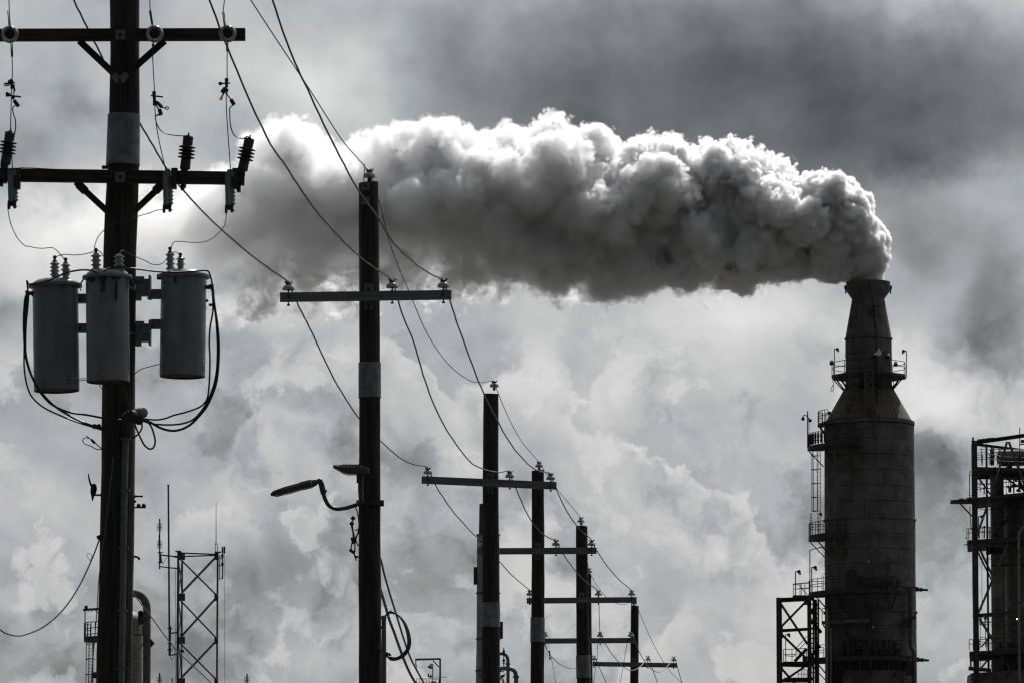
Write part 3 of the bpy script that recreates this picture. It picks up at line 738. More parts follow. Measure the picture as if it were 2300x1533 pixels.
for pix in ([(793, 1163), (792, 1185), (796, 1205), (797, 1225), (796, 1245), (801, 1258)], [(788, 1175), (793, 1200), (789, 1228), (792, 1238), (800, 1250)], [(797, 1190), (806, 1188), (806, 1195), (799, 1206), (803, 1222), (806, 1224)], [(798, 1137), (803, 1150), (806, 1175), (804, 1195), (798, 1215), (797, 1240)]):
    g.tube(smooth_path(path(pix, dh)), 1.4 * s81, 6)
g.build('lead', M['cable'], ph)
# riser conduit and the coil of spare cable
g = MB().tube(path([(862, 1384), (862.5, 1450), (862.8, 1600)], 80.85), 5.2 * s81, 14); cd = g.build('riser_conduit', M['plastic'], pole2)
g = MB(); g.lathe([(6.2 * s81, -3 * s81), (6.4 * s81, 0), (5 * s81, 4.5 * s81), (0, 5.5 * s81)], at(862, 1386, 80.85), UP, 14); g.build('weather_cap', M['plastic'], cd)
g = MB()
for yy in (1408, 1460): g.box(at(858.5, yy, 80.9), (13 * s81, .06, 5 * s81))
g.build('conduit_strap', M['plastic'], cd)
co = thing('cable_coil', 'loose coil of spare black cable beside the pole with the street lights', 'cable coil', at(895, 1430, 80.7))
for off, dd in ((0, 80.7), (-3.0, 80.6), (2.4, 80.78)):
    pix = [(864, 1384), (870, 1377), (880, 1374 + off * .5), (897, 1383 - off * .3), (911 + off * .7, 1403), (919 + off, 1432), (917 + off, 1455), (906 + off, 1470 + off * .6), (892, 1478 + off * .8), (878, 1478 + off), (871, 1473)]
    MB().tube(smooth_path(path(pix, dd)), 1.9 * s81, 8).build('strand', M['cable'], co)
g = MB(); g.rod(at(866, 1466, 80.7), at(877, 1474, 80.7), 5 * s81, 10); g.ball(at(872, 1470, 80.7), 6.4 * s81); g.build('plug_end', M['black'], co)
g = MB(); g.box(at(878, 1374, 80.68), (9 * s81, .05, 6 * s81)); g.rod(at(872, 1378, 80.68), at(880, 1370, 80.68), 1.8 * s81); g.build('cable_tie', M['black'], co)
def twisted(pts3, r, off, turns):
    p = smooth_path(pts3, 10)
    L = [0]
    for a, b in zip(p, p[1:]): L.append(L[-1] + (b - a).length)
    out = []
    for ph_ in (0, 2.1, 4.2):
        g = []
        m = 150
        for i in range(m):
            l = L[-1] * i / (m - 1)
            j = max(k for k in range(len(L)) if L[k] <= l + 1e-9); j = min(j, len(p) - 2)
            q = p[j].lerp(p[j + 1], (l - L[j]) / max(L[j + 1] - L[j], 1e-6))
            a = turns * 2 * math.pi * i / m + ph_
            g.append(q + Vector((math.cos(a), 0.5 * math.sin(a), 0.35 * math.sin(a))) * off)
        out.append(MB().tube(g, r, 6))
    return out
for nm, lab, pix, r, off, tn in (('twisted_cable', 'upper twisted service cable sloping down right from the pole with street lights', [(848, 1240), (856, 1258), (863, 1288), (875, 1330), (889, 1375), (898, 1405), (907, 1434), (922, 1476), (940, 1511), (953, 1535), (975, 1580)], .009, .0085, 20),
                                 ('twisted_cable', 'lower, thicker twisted service cable passing through the cable coil', [(846, 1300), (854, 1321), (865, 1358), (875.5, 1393), (885, 1418), (893, 1441), (908.6, 1483), (922.5, 1514), (934, 1534), (955, 1575)], .0125, .0115, 13)):
    root = thing(nm, lab, 'cable', at(*pix[0], 80.9))
    for g in twisted(path(pix, 80.9, 92.0), r, off, tn): g.build('strand', M['cable'], root)
# grounding pigtail at the top insulator
wire('bond_wire', 'thin bond wire from the top line to the tip of the street light pole', 'wire', path([(818, 369), (818.5, 385), (817, 402), (818, 412)], 80.75), .006)

# ------------------------------------------------------------------ the big pole with transformers
DP = 66.0
s1 = m_per_px(DP)
P1 = [(281, -260, 64), (281, 0, 66), (280.5, 120, 66.5), (278.5, 250, 68.5), (276, 370, 72), (271, 480, 74), (268, 560, 74.5), (267, 700, 74.5), (266.5, 900, 74.5), (266, 1050, 75), (262.5, 1250, 77), (256.5, 1533, 79)]
big = thing('utility_pole', 'massive dark wooden pole carrying three grey transformers', 'utility pole', (at(256, 1533, DP).x - .02, DP, 0))
shaft(big, P1, DP, M['wood'], wob=0.006, n=36)
bd = wrap(big, P1, DP, 258, 372, 'metal_band', M['band'])
fr = DP - 36 * s1 - 0.075
def p1(x, y, dz=0.0): return at(x, y, fr + dz)
MB().beam(p1(-24, 79.5), p1(551, 78), 0.115, 26.5 * s1).build('crossarm', M['wood_arm'], big)
MB().beam(p1(-24, 393), p1(549, 401), 0.115, 28 * s1).build('crossarm', M['wood_arm'], big)
for a, b in (((178, 92), (256, 166)), ((370, 92), (284, 168))):
    MB().beam(p1(*a, .06), p1(*b, .08), 0.03, 15 * s1, UP).build('brace', M['wood_arm'], big)
for a, b, c_, d_ in (((170, 409), (240, 474), (176, 414), (192, 430)), ((368, 412), (302, 474), (360, 418), (348, 430))):
    o = MB().beam(p1(*a, .06), p1(*b, .08), 0.03, 14 * s1, UP).build('brace', M['wood_arm'], big)
    MB().beam(p1(*c_, .06), p1(*d_, .062), 0.05, 19 * s1, UP).build('brace_sleeve', M['black'], o)
g = MB()
g.beam(p1(254, 168, -.01), p1(270, 184, -.01), 0.012, 15 * s1); g.beam(p1(286, 166, -.012), p1(270, 183, -.012), 0.012, 15 * s1)
g.build('brace_bracket', M['galv'], big)
share('bolt', NUT, big, p1(269, 180, -.02))
for y_ in (78, 398):
    share('square_washer', PLATE, big, p1(270, y_, -.062)); share('bolt', NUT, big, p1(270, y_, -.068))
g = MB(); g.box(p1(236, 376, .05), (14 * s1, .05, 7 * s1)); g.build('stay_bolt', M['black'], big)

# deadend spool insulators seen end-on
for i, (x, y) in enumerate(((22, 77), (347.5, 76), (511, 75.5))):
    r = 20.5 * s1
    o = MB().lathe([(r * .50, .055), (r * .52, -.005), (r * .60, -.03), (r * .82, -.045), (r * .97, -.022), (r, .008), (r * .95, .045), (r * .5, .06)], p1(x, y, -.115), (0, 1, 0), 36).build('insulator', M['porcelain'], big)
    MB().lathe([(0.0, -.008), (r * .40, -.006), (r * .50, .0), (r * .52, .03)], p1(x, y, -.115), (0, 1, 0), 20).build('socket', M['black'], o)

# vertical lead wires with clamps
def lead(label, pix, d, r, material=None, name='lead_wire', cat='wire', kink=0):
    p = smooth_path(path(pix, d), 6)
    o = MB().tube(p, r, 6).build(name, material or M['cable'])
    tag(o, label, cat); return o
LW = M['cable']
dv = fr - .15
def twist(parent, pix):
    g = MB(); p = smooth_path(path(pix, dv), 8)
    for ph_ in (0, 3.14): g.tube([q + Vector((math.cos(i * .55 + ph_), math.sin(i * .55 + ph_), 0)) * .009 for i, q in enumerate(p)], .006, 5)
    return g.build('wire_wrap', M['bare'], parent)
lines = [
    ('left drop wire falling from the left round insulator to the left fuse cutout', [(17, -60), (20, 0), (22, 56), (24, 90), (27, 130), (27.5, 175), (25, 235), (24, 290), (26, 340), (28, 381)], [(19, 24), (21.5, 58)], [(26, 98), (27, 128)]),
    ('middle drop wire falling from the middle round insulator to the middle fuse cutout', [(337, -60), (336.5, 0), (338, 30), (342, 62), (344, 98), (343, 130), (347, 205), (349, 262), (356, 310), (372, 382)], [(337, 24), (342, 56)], [(344, 98), (343.5, 108)]),
    ('right drop wire falling from the right round insulator to the right fuse cutout', [(505, -60), (504, 0), (501, 30), (505, 62), (511, 96), (510, 130), (510, 178), (508, 230), (512, 300), (518, 383)], [(501.5, 28), (504.5, 56)], [(510.5, 98), (510, 116)]),
]
for lab, pix, tw1, tw2 in lines:
    o = lead(lab, pix, dv, .0058, M['cable'], 'drop_wire')
    twist(o, tw1); twist(o, tw2)
# hot line clamps on the drop wires
def clamp_set(label, rods, loops, boxes):
    t = thing('hot_line_clamp', label, 'clamp', at(*rods[0][0], dv - .03))
    g = MB()
    for a, b, r in rods: g.rod(at(*a, dv - .03), at(*b, dv - .03), r * s1, 8)
    for a, w_, h_ in boxes: g.box(at(*a, dv - .03), (w_ * s1, .05, h_ * s1))
    g.build('clamp_body', M['black'], t)
    g = MB()
    for c, rx, ry in loops: g.tube([at(c[0] + rx * math.cos(i * .524), c[1] + ry * math.sin(i * .524), dv - .03) for i in range(12)], 1.3 * s1, 6, closed=True)
    g.build('clamp_eye', M['black'], t)
clamp_set('hot line clamp on the left drop wire', [((12, 190), (34, 186), 1.8), ((25, 178), (27, 200), 3.4), ((30, 190), (33, 205), 2.2), ((13, 214), (24, 213), 4.2), ((20, 214), (47, 218), 2.2), ((26, 216), (34, 218), 4.2), ((27, 220), (34, 228), 1.6), ((32, 226), (42, 239), 4.6), ((32, 190), (31, 212), 1.4)], [((15, 190), 6.2, 3.2)], [((24, 184), 12, 6), ((16, 212), 6, 8)])
clamp_set('hot line clamp on the middle drop wire', [((339, 215), (366, 218), 2.0), ((346, 206), (347, 228), 3.6), ((349, 229), (357, 233), 5.0), ((357, 234), (364, 241), 4.4), ((362, 241), (371, 243), 1.6), ((350, 236), (357, 246), 1.6), ((358, 246), (362, 258), 4.6), ((352, 258), (364, 258), 1.6)], [((375, 243), 3.2, 3.2)], [((346, 209), 8, 6), ((347, 233), 7, 9)])
clamp_set('hot line clamp on the right drop wire', [((493, 188), (517, 187), 1.8), ((508, 177), (509, 197), 3.4), ((507, 198), (499, 209), 5.4), ((512, 200), (508, 212), 2.0), ((502, 210), (497, 221), 1.8), ((508, 210), (520, 226), 1.4), ((519, 224), (526, 236), 4.6)], [((495, 188), 3.6, 3.0), ((496.5, 222), 2.6, 2.6)], [((509, 180), 8, 7), ((502, 205), 9, 8)])

# surge arresters
def arrester(label, top, bot, lead_pix, bracket):
    a, b = at(*top, fr - .02), at(*bot, fr - .02)
    t = thing('surge_arrester', label, 'surge arrester', b)
    L = (a - b).length; ax = a - b
    w_ = 11.8 * s1
    g = MB().lathe([(w_ * .94, 0), (w_, .008), (w_ * .96, L * .3), (w_ * .9, L * .32), (w_ * .9, L * .70), (w_ * .96, L * .72), (w_, L - .01), (w_ * .92, L)], b, ax, 20)
    body = g.build('housing', M['polymer'], t)
    for k in range(4):
        h = L * (.36 + .105 * k)
        MB().lathe([(w_ * .85, -.010), (w_ * 1.60, -.004), (w_ * 1.62, .002), (w_ * .9, .016)], b + ax.normalized() * h, ax, 26).build('shed', M['polymer'], t)
    g = MB().lathe([(.022, -.002), (.022, .016), (.009, .018), (.009, .045), (0, .047)], a, ax, 8); g.build('terminal', M['black'], t)
    g = MB()
    for bx, by, bw, bh in bracket: g.box(at(bx, by, fr - .01), (bw * s1, .14, bh * s1))
    g.build('mounting_bracket', M['black'], t)
    MB().tube(smooth_path(path(lead_pix, fr - .1), 8), .0068, 6).build('lead', M['cable'], t)
arrester('surge arrester at the left frame edge, above the left fuse cutout', (23, 297), (12, 369), [(36, 236), (28.5, 243), (30, 256), (34.5, 270), (35, 290), (32, 300), (27, 299)], [(10, 376, 16, 16), (8, 396, 15, 30), (3, 411, 7, 14)])
arrester('upright dark surge arrester standing on the lower crossarm between the middle and right fuse cutouts', (423, 307), (415.5, 380), [(361, 259), (351, 260), (349.5, 268), (353, 281), (361, 293), (375, 301), (392, 304), (410, 305.5), (421, 305)], [(414, 388, 15, 14), (413, 410, 9, 22), (410, 421, 8, 12)])
arrester('tilted dark surge arrester at the right end of the lower crossarm', (560.5, 312), (544.5, 383), [(524, 236), (517, 242), (516, 252), (517.5, 280), (523, 299), (532, 308), (545, 311.5), (556, 307), (561, 309)], [(543, 388, 15, 14), (541, 404, 16, 24), (536, 422, 9, 18)])

# fuse cutouts hung under the lower crossarm
def cutout(label, x, ytop, ybot, bracket_x):
    dc = fr - .12
    t = thing('fuse_cutout', label, 'fuse cutout', at(x, ybot, dc))
    H = ybot - ytop
    a, b = at(x + 5, ytop + H * .12, dc + .03), at(x + 5, ytop + H * .86, dc + .03)
    ax = b - a; L = ax.length
    prof = [(.030, 0)]
    for k in range(8):
        h = L * (k + .5) / 8
        prof += [(.030, h - L * .045), (.044, h - L * .012), (.044, h + L * .012), (.030, h + L * .045)]
    prof.append((.030, L))
    MB().lathe(prof, a, ax, 18).build('insulator', M['porcelain'], t)
    g = MB().rod(at(x - 5.5, ytop + H * .14, dc - .05), at(x - 4, ytop + H * .86, dc - .05), 5.6 * s1, 14); g.build('fuse_tube', M['tank'], t)
    g = MB()
    g.box(at(x, ytop + H * .10, dc), (20 * s1, .11, 12 * s1)); g.box(at(x, ytop + 1, dc), (11 * s1, .05, 8 * s1)); g.box(at(x - 3, ytop + H * .2, dc - .04), (11 * s1, .05, 10 * s1))
    g.build('upper_contact', M['galv'], t)
    g = MB()
    g.box(at(x - 1, ytop + H * .90, dc), (18 * s1, .10, 12 * s1)); g.box(at(x - 8, ytop + H * .97, dc - .03), (6 * s1, .06, 15 * s1)); g.box(at(x + 5, ytop + H * .98, dc), (6 * s1, .05, 10 * s1)); g.rod(at(x - 9, ytop + H * .85, dc - .05), at(x + 9, ytop + H * .88, dc - .05), 2.2 * s1)
    g.rod(at(x + 2, ytop + H * .97, dc), at(x + 11, ytop + H * .99, dc), 1.6 * s1)
    g.build('lower_hinge', M['black'], t)
    g = MB(); g.box(at(bracket_x, 402, dc + .04), (11 * s1, .16, 44 * s1)); g.box(at(bracket_x + 1, 382, dc + .05), (14 * s1, .1, 7 * s1)); g.box(at((bracket_x + x) / 2, 405, dc + .06), (abs(bracket_x - x) * s1, .06, 9 * s1))
    g.build('hanger', M['black'], t)
cutout('ribbed fuse cutout hanging at the left end of the lower crossarm', 28, 381, 465, 40)
cutout('ribbed fuse cutout beside the brace, right of the pole', 376.5, 383, 473, 391)
cutout('ribbed fuse cutout near the right end of the lower crossarm', 516, 384, 474, 528)
MB().tube(smooth_path(path([(44, 377), (80, 378), (130, 381), (200, 386), (236, 388), (320, 391), (392, 388), (440, 388), (500, 389), (530, 388), (548, 389)], fr - .03)), .006, 5).build('ground_wire', M['cable'], big)

# transformers
def bushing(parent, top, bot, r, d, n, cap=True):
    a, b = at(*bot, d), at(*top, d)
    ax = b - a; L = ax.length
    prof = [(r * .80, -.02), (r * .80, L * .06)]
    for k in range(n):
        h = L * (.16 + .70 * k / max(n - 1, 1))
        prof += [(r * .66, h - L * .07), (r * 1.0, h - L * .025), (r * 1.02, h + L * .02), (r * .68, h + L * .055)]
    prof += [(r * .6, L * .95), (r * .35, L)]
    o = MB().lathe(prof, a, ax, 20).build('bushing', M['porcelain'], parent)
    if cap:
        MB().lathe([(r * .55, L * .94), (r * .5, L * 1.02), (r * .22, L * 1.05), (r * .3, L * 1.1), (r * .42, L * 1.17), (r * .3, L * 1.25), (0, L * 1.28)], a, ax, 10).build('terminal', M['black'], o)
    return o
def transformer(label, top, bot, wtop, d, dome=13, brim=8):
    """top / bot = (centre x, y of the brim, y of the underside's centre)"""
    A, B = at(*bot, d), at(*top, d)
    ax = B - A; L = ax.length; r = wtop * s1 / 2
    t = thing('transformer', label, 'transformer', A, 'grey pole transformers')
    MB().lathe([(r * .93, .012), (r * .985, .004), (r, .016), (r, L - .03), (r * .99, L)], A, ax, 48, caps=False).build('tank', M['tank'], t)
    MB().lathe([(0.0, .028), (r * .9, .024), (r * .96, .0), (r * .988, .002), (r * .99, .014)], A, ax, 40, caps=False).build('tank_bottom', M['rust'], t)
    bo = brim * s1
    MB().lathe([(r * .98, L - .035), (r + bo, L - .03), (r + bo * 1.15, L - .012), (r + bo, L + .006), (r * .99, L + .012), (r * .93, L + dome * s1 * .55), (r * .75, L + dome * s1 * .9), (r * .4, L + dome * s1 * 1.05), (0, L + dome * s1 * 1.1)], A, ax, 48).build('lid', M['tank'], t)
    return t, A, ax.normalized(), r, L
def on_tank(A, ax, r, d, x, y, push=.0):
    """Point on the camera side of a tank seen at (x, y)."""
    c = at(x, y, d); o = c.x - (A.x + ax.x * (c.z - A.z) / max(ax.z, .1))
    o = max(-r, min(r, o))
    return Vector((c.x, d - math.sqrt(max(r * r - o * o, 0)) - push, c.z))
d1, d2, d3 = 65.75, 65.22, 66.05
t1, A1, X1, R1, L1 = transformer('grey transformer hanging lowest of the three, without lettering', (124, 640), (127.5, 878), 103, d1)
t2, A2, X2, R2, L2 = transformer('grey transformer stencilled 50, mounted in front of the big pole', (241, 621), (243, 858), 96.5, d2, 15, 7)
t3, A3, X3, R3, L3 = transformer('grey transformer held clear of the big pole on two long bracket arms', (413, 619), (409.5, 846), 103.5, d3, 12, 7)
bushing(t1, (123, 586), (123, 632), 10.6 * s1, d1, 5); bushing(t1, (147.5, 590), (147.5, 633), 10.6 * s1, d1 - .12, 4)
bushing(t2, (215.5, 569), (216, 612), 11.2 * s1, d2, 4); bushing(t2, (267.5, 571), (268, 612), 11.8 * s1, d2 - .1, 4, False)
bushing(t3, (382, 566), (383, 610), 10.6 * s1, d3, 4); bushing(t3, (405.5, 577), (406, 611), 10.6 * s1, d3 - .12, 3)
# fittings on the tanks
def fit(parent, A, ax, r, d, items, name, material, push=.012):
    g = MB()
    for kind, *q in items:
        if kind == 'box':
            x, y, w_, h_ = q; g.box(on_tank(A, ax, r, d, x, y, push), (w_ * s1, .05, h_ * s1))
        elif kind == 'rod':
            a, b, rr = q; g.rod(on_tank(A, ax, r, d, *a, push), on_tank(A, ax, r, d, *b, push), rr * s1)
    return g.build(name, material, parent)
fit(t2, A2, X2, R2, d2, [('rod', (201, 632), (214, 632), 4), ('rod', (204, 635), (212, 636), 3)], 'terminal_spade', M['black'])
fit(t2, A2, X2, R2, d2, [('rod', (228, 630), (244, 629), 3.2), ('box', 231, 634, 10, 8), ('rod', (236, 634), (234.5, 660), 4.5), ('rod', (233, 660), (233, 662), 6)], 'ground_strap', M['black'])
fit(t2, A2, X2, R2, d2, [('rod', (259, 628), (272, 630), 3), ('box', 261, 630, 8, 8)], 'terminal_spade', M['black'])
fit(t1, A1, X1, R1, d1, [('rod', (146, 648), (147, 649), 4)], 'pressure_valve', M['black'])
for q in ((125, 660), (125, 675)): fit(t1, A1, X1, R1, d1, [('rod', q, (q[0] + .6, q[1] + .6), 1.8)], 'bolt', M['black'], .004)
fit(t1, A1, X1, R1, d1, [('box', 104, 658, 10, 16)], 'name_plate', M['tank'], -.012)
fit(t3, A3, X3, R3, d3, [('rod', (395, 630), (397, 641), 3.2)], 'lifting_hook', M['black'])
fit(t3, A3, X3, R3, d3, [('rod', (371, 640), (371.5, 640), 2.6), ('rod', (371, 655), (371.5, 655), 2.2)], 'bolt', M['black'])
fit(t3, A3, X3, R3, d3, [('box', 465.0, 676, 6, 5)], 'drain_plug', M['black'])
for pt, wd, lab in ((at(192, 636, d2 - .05), -1, 0), (at(291, 636, d2 - .05), 1, 0)):
    g = MB()
    n = 7; vs = []
    for i in range(n):
        u = i / (n - 1)
        x = pt.x + wd * (.005 + .052 * math.sin(u * 2.2)); z = pt.z + .06 - .15 * u
        for yy in (-.03, .03): vs += [(x, pt.y + yy, z), (x + wd * .012, pt.y + yy, z)]
    fs = []
    for i in range(n - 1):
        o = i * 4; p = o + 4
        fs += [(o, o + 1, p + 1, p), (o + 2, p + 2, p + 3, o + 3), (o, p, p + 2, o + 2), (o + 1, o + 3, p + 3, p + 1)]
    fs += [(0, 2, 3, 1), (4 * n - 4, 4 * n - 3, 4 * n - 1, 4 * n - 2)]
    g.add(vs, fs).build('lifting_lug', M['tank'], t2)
g = MB(); c = at(176, 642, d1 - .03); g.box(c, (16 * s1, .05, 9 * s1)); g.rod(at(168, 636, d1 - .05), at(182, 642, d1 - .05), 2.4 * s1); g.build('lid_clamp', M['black'], t1)
g = MB(); g.box(at(357, 622, d3), (9 * s1, .06, 12 * s1)); g.build('lid_clamp', M['black'], t3)
# stencilled rating
def stroke_text(parent, A, ax, r, d, strokes, wpx, name, material):
    g = MB()
    for a, b in strokes:
        m = 5
        P = [on_tank(A, ax, r, d, a[0] + (b[0] - a[0]) * i / m, a[1] + (b[1] - a[1]) * i / m, .0035) for i in range(m + 1)]
        dx_, dy_ = b[0] - a[0], b[1] - a[1]; l = math.hypot(dx_, dy_); nx_, nz_ = -dy_ / l, -dx_ / l
        off = Vector((nx_, 0, nz_)) * (wpx * s1 / 2)
        vs = []
        for p in P: vs += [p + off, p - off, p + off + Vector((0, .002, 0)), p - off + Vector((0, .002, 0))]
        fs = []
        for i in range(m):
            o = i * 4; q = o + 4
            fs += [(o, o + 1, q + 1, q), (o + 2, q + 2, q + 3, o + 3), (o, q, q + 2, o + 2), (o + 1, o + 3, q + 3, q + 1)]
        fs += [(0, 2, 3, 1), (4 * m, 4 * m + 1, 4 * m + 3, 4 * m + 2)]
        g.add(vs, fs)
    return g.build(name, material, parent)
five = [((225.5, 672), (233.5, 672)), ((226.3, 672), (226.3, 677)), ((226.3, 677.4), (231.5, 677)), ((232.6, 678.4), (233, 682.5)), ((226, 685.2), (231.8, 685.2))]
zero = [((238.2, 673.5), (238.2, 683.5)), ((245, 673.5), (245, 683.5)), ((239.5, 672), (243.6, 672)), ((239.5, 685), (243.6, 685))]
stroke_text(t2, A2, X2, R2, d2, five, 2.4, 'stencil_digit', M['ink']); stroke_text(t2, A2, X2, R2, d2, zero, 2.4, 'stencil_digit', M['ink'])
fit(t2, A2, X2, R2, d2, [('box', 235.5, 843, 12, 10)], 'sticker', M['sticker'], -.021)
stroke_text(t3, A3, X3, R3, d3, [((457, 804), (457, 816)), ((461, 806), (461, 812)), ((457, 810), (462, 809))], 2, 'sticker', M['label'])
stroke_text(t3, A3, X3, R3, d3, [((456.5, 822), (456.5, 834)), ((460, 822), (460, 827)), ((460.5, 829), (460.2, 834)), ((463, 690), (463, 697))], 1.6, 'sticker', M['ink'])
# mounting brackets
g = MB(); g.box(at(184, 671, d1 + .12), (26 * s1, .16, 19 * s1)); g.box(at(184, 737, d1 + .12), (26 * s1, .16, 19 * s1))
g.build('bracket_arm', M['galv'], t1)
for q in ((178.5, 671), (178.5, 737)): share('bolt', NUT, t1, at(*q, d1 + .03))
for ya, yb, yc in ((627, 666, 661), (727, 768, 728)):
    g = MB()
    g.box(at(320, (ya + yb) / 2, d3 + .05), (32 * s1, .17, (yb - ya - 2) * s1)); g.box(at(313, ya + 1, d3), (22 * s1, .12, 12 * s1)); g.box(at(311, yb + 3, d3), (13 * s1, .12, 11 * s1))
    g.lathe([(.01, 0), (.205, 0), (.205, .03), (.01, .03)], at(267, (ya + yb) / 2 + 6, DP), UP, 32)
    g.build('pole_bracket', M['galv'], big)
    g = MB(); g.box(at(337, (ya + yb) / 2, d3 + .03), (5 * s1, .2, (yb - ya + 14) * s1)); g.box(at(351, yc, d3 + .05), (24 * s1, .10, 21 * s1)); g.rod(at(331, yc + 9, d3), at(340, yc + 9, d3), 3 * s1)
    g.build('bracket_arm', M['galv'], t3)
# low bushings where the service cables leave
for t, pts in ((t1, [((64, 659), (78, 659), 4.5), ((60, 653), (62, 666), 4), ((74, 653), (75, 666), 4)]), (t3, [((455, 643), (470, 646), 4.5), ((470, 640), (474, 648), 5), ((474, 646), (480, 646), 4.5), ((476, 640), (477, 652), 4)])):
    g = MB(); dd = (d1 if t is t1 else d3) - .05
    for a, b, rr in pts: g.rod(at(*a, dd), at(*b, dd), rr * s1)
    g.build('secondary_bushing', M['black'], t)
g = MB(); g.box(at(475.5, 685, d3 - .06), (13 * s1, .05, 5 * s1)); g.build('cable_spacer', M['black'], t3)

# cables between the transformers
def cable(label, pix, d, rpx, d_end=None, name='service_cable', material=None):
    p = smooth_path(path(pix, d, d_end), 6)
    return tag(MB().tube(p, rpx * s1, 8).build(name, material or M['cable']), label, 'cable')
cable('black cable arching over the left lid to the middle transformer', [(63, 660), (62, 645), (60.5, 631), (65, 638), (78, 638.5), (95, 635), (113, 629), (140, 617), (157, 611), (175, 607.5), (192, 606.5), (205, 608), (216, 612), (225, 619), (228, 632)], 65.45, 2.1, 64.92)
cable('black cable arching from the middle transformer over the right lid', [(228, 634), (229.5, 620), (235, 608), (250, 602), (274, 601), (313, 605), (352, 610), (391, 611.5), (430, 610), (458, 607.5), (467, 609), (471.5, 617), (475, 630), (477.5, 644)], 64.93, 2.1, 65.6)
cable('outer left cable hanging from the leftmost transformer to the pole', [(62, 660), (57, 668), (54, 695), (53, 724), (54, 760), (56, 790), (60, 812), (66.5, 833), (77, 857), (90, 880), (117, 908), (156, 925), (196, 931), (240, 939), (300, 945)], 65.42, 2.3, 65.55)
cable('inner left cable hanging from the leftmost transformer to the pole', [(64, 660), (62, 690), (58.5, 724), (57, 765), (58, 795), (66, 830), (80, 861), (96, 884), (119, 908), (150, 929), (180, 945), (207, 955), (226, 961)], 65.4, 2.5, 65.6)
cable('lowest left cable loop hanging from the leftmost transformer', [(60, 662), (57, 700), (55, 750), (54, 802), (54.5, 826), (57.5, 850), (63, 872), (73, 892), (98, 914), (137, 933), (176, 948), (205, 957), (230, 965)], 65.5, 1.9, 65.7)
cable('thick black cable running down the front of the middle transformer', [(262, 632), (261.5, 650), (259, 690), (257.5, 725), (258, 760), (262, 800), (267, 830), (275, 863), (284, 898), (293, 920), (303, 938)], 64.93, 3.0, 65.5)
cable('outermost right cable curving down from the rightmost transformer to the pole', [(477, 648), (479, 665), (483, 695), (487.5, 724), (491, 760), (491.5, 794), (489.5, 830), (485, 861), (474, 892), (460, 918), (434, 947), (415, 960), (395, 966), (376, 965), (356, 958), (336.5, 947), (313, 940)], 65.7, 2.8, 65.6)
cable('inner right cable curving down from the rightmost transformer to the pole', [(477, 655), (478, 672), (478, 700), (472, 735), (470, 770), (471.5, 805), (470.5, 850), (467, 888), (460, 903), (447, 914), (420, 924), (391, 931.5), (370, 939), (350, 942), (325, 940), (305, 938)], 65.75, 2.0, 65.6)
cable('middle right cable curving down from the rightmost transformer to the pole', [(479, 650), (481, 680), (485, 715), (488, 760), (488.5, 795), (486, 835), (479, 868), (466, 900), (450, 925), (432, 942), (411, 950), (385, 953), (352, 952), (332, 948), (312, 940)], 65.72, 2.1, 65.6)
cable('hanging cable loop under the grey connector on the pole', [(312, 938), (330, 945), (340, 958), (345, 972), (348.5, 988), (346.5, 1001), (341, 1006.5), (334, 1006.5), (324, 998), (316, 983), (309, 968), (302, 950)], 65.55, 2.1)
cable('short cable stub tucked behind the hanging loop beside the pole', [(318, 944), (319, 958), (315, 968), (307, 977), (296, 984)], 65.75, 1.9)
cc = thing('cable_connector', 'grey domed connector where the transformer cables meet on the pole', 'connector', at(308, 934, 65.6))
MB().lathe([(0, -.105), (.045, -.095), (.068, -.05), (.07, .02), (.055, .07), (.02, .095), (0, .098)], at(314, 928, 65.65), (1, -.2, .25), 20).build('cap', M['tank'], cc)
MB().lathe([(0, -.09), (.055, -.08), (.075, -.03), (.07, .04), (.04, .08), (0, .09)], at(293, 934, 65.55), (1, -.3, .3), 20).build('cap', M['polymer'], cc)
g = MB(); g.box(at(306, 941, 65.5), (30 * s1, .09, 14 * s1)); g.box(at(313, 948, 65.52), (12 * s1, .06, 9 * s1)); g.rod(at(300, 950, 65.5), at(322, 941, 65.5), 3 * s1); g.build('connector_block', M['black'], cc)
# thin primary leads
cable('thin lead from the left fuse cutout to the leftmost transformer', [(18, 466), (18.5, 476), (24, 502), (34, 526), (45, 542), (57, 552.5), (66, 553.5), (78, 556.5), (95, 558), (115, 556.5), (124, 560), (135, 571), (143, 581), (147, 591)], 65.6, 1.0, None, 'lead_wire')
cable('thin lead from the leftmost transformer to the middle bushing', [(123, 587), (124.5, 579), (131, 575), (147, 571.5), (165, 573), (186, 571.5), (204, 567.5), (214, 563), (222, 564), (229, 570), (231, 575)], 65.5, 1.0, 65.25, 'lead_wire')
cable('thin lead curving from the middle bushing up across the pole to the brace', [(213, 564), (213, 552), (219, 535), (230, 521), (246, 508), (262, 501), (280, 494), (306, 487), (335, 479), (350, 473), (366, 471)], 65.25, 1.0, 65.6, 'lead_wire')
cable('thin lead from the right fuse cutout to the rightmost transformer', [(508, 474), (508, 488), (503, 509), (490, 524), (473, 538), (455, 544), (430, 544.5), (405, 542.5), (393, 543), (387, 549), (383, 563)], 65.6, 1.0, None, 'lead_wire')
cable('thin lead crossing the pole between the middle and rightmost transformers', [(268, 571), (276, 563), (290, 570), (305, 577), (325, 585), (340, 593), (350, 594.5), (362, 593), (372, 585), (377, 578)], 65.2, 1.0, 66.0, 'lead_wire')
cable('tiny jumper loop between the two bushings of the rightmost transformer', [(384, 571), (389, 568), (394, 566), (400, 569), (404, 576)], 66.0, 1.0, None, 'lead_wire')
cable('thin ground lead from the rightmost transformer to the pole', [(358, 817), (340, 821.5), (320, 827), (308, 834), (298, 843), (292, 843)], 66.0, 1.0, 65.8, 'lead_wire')
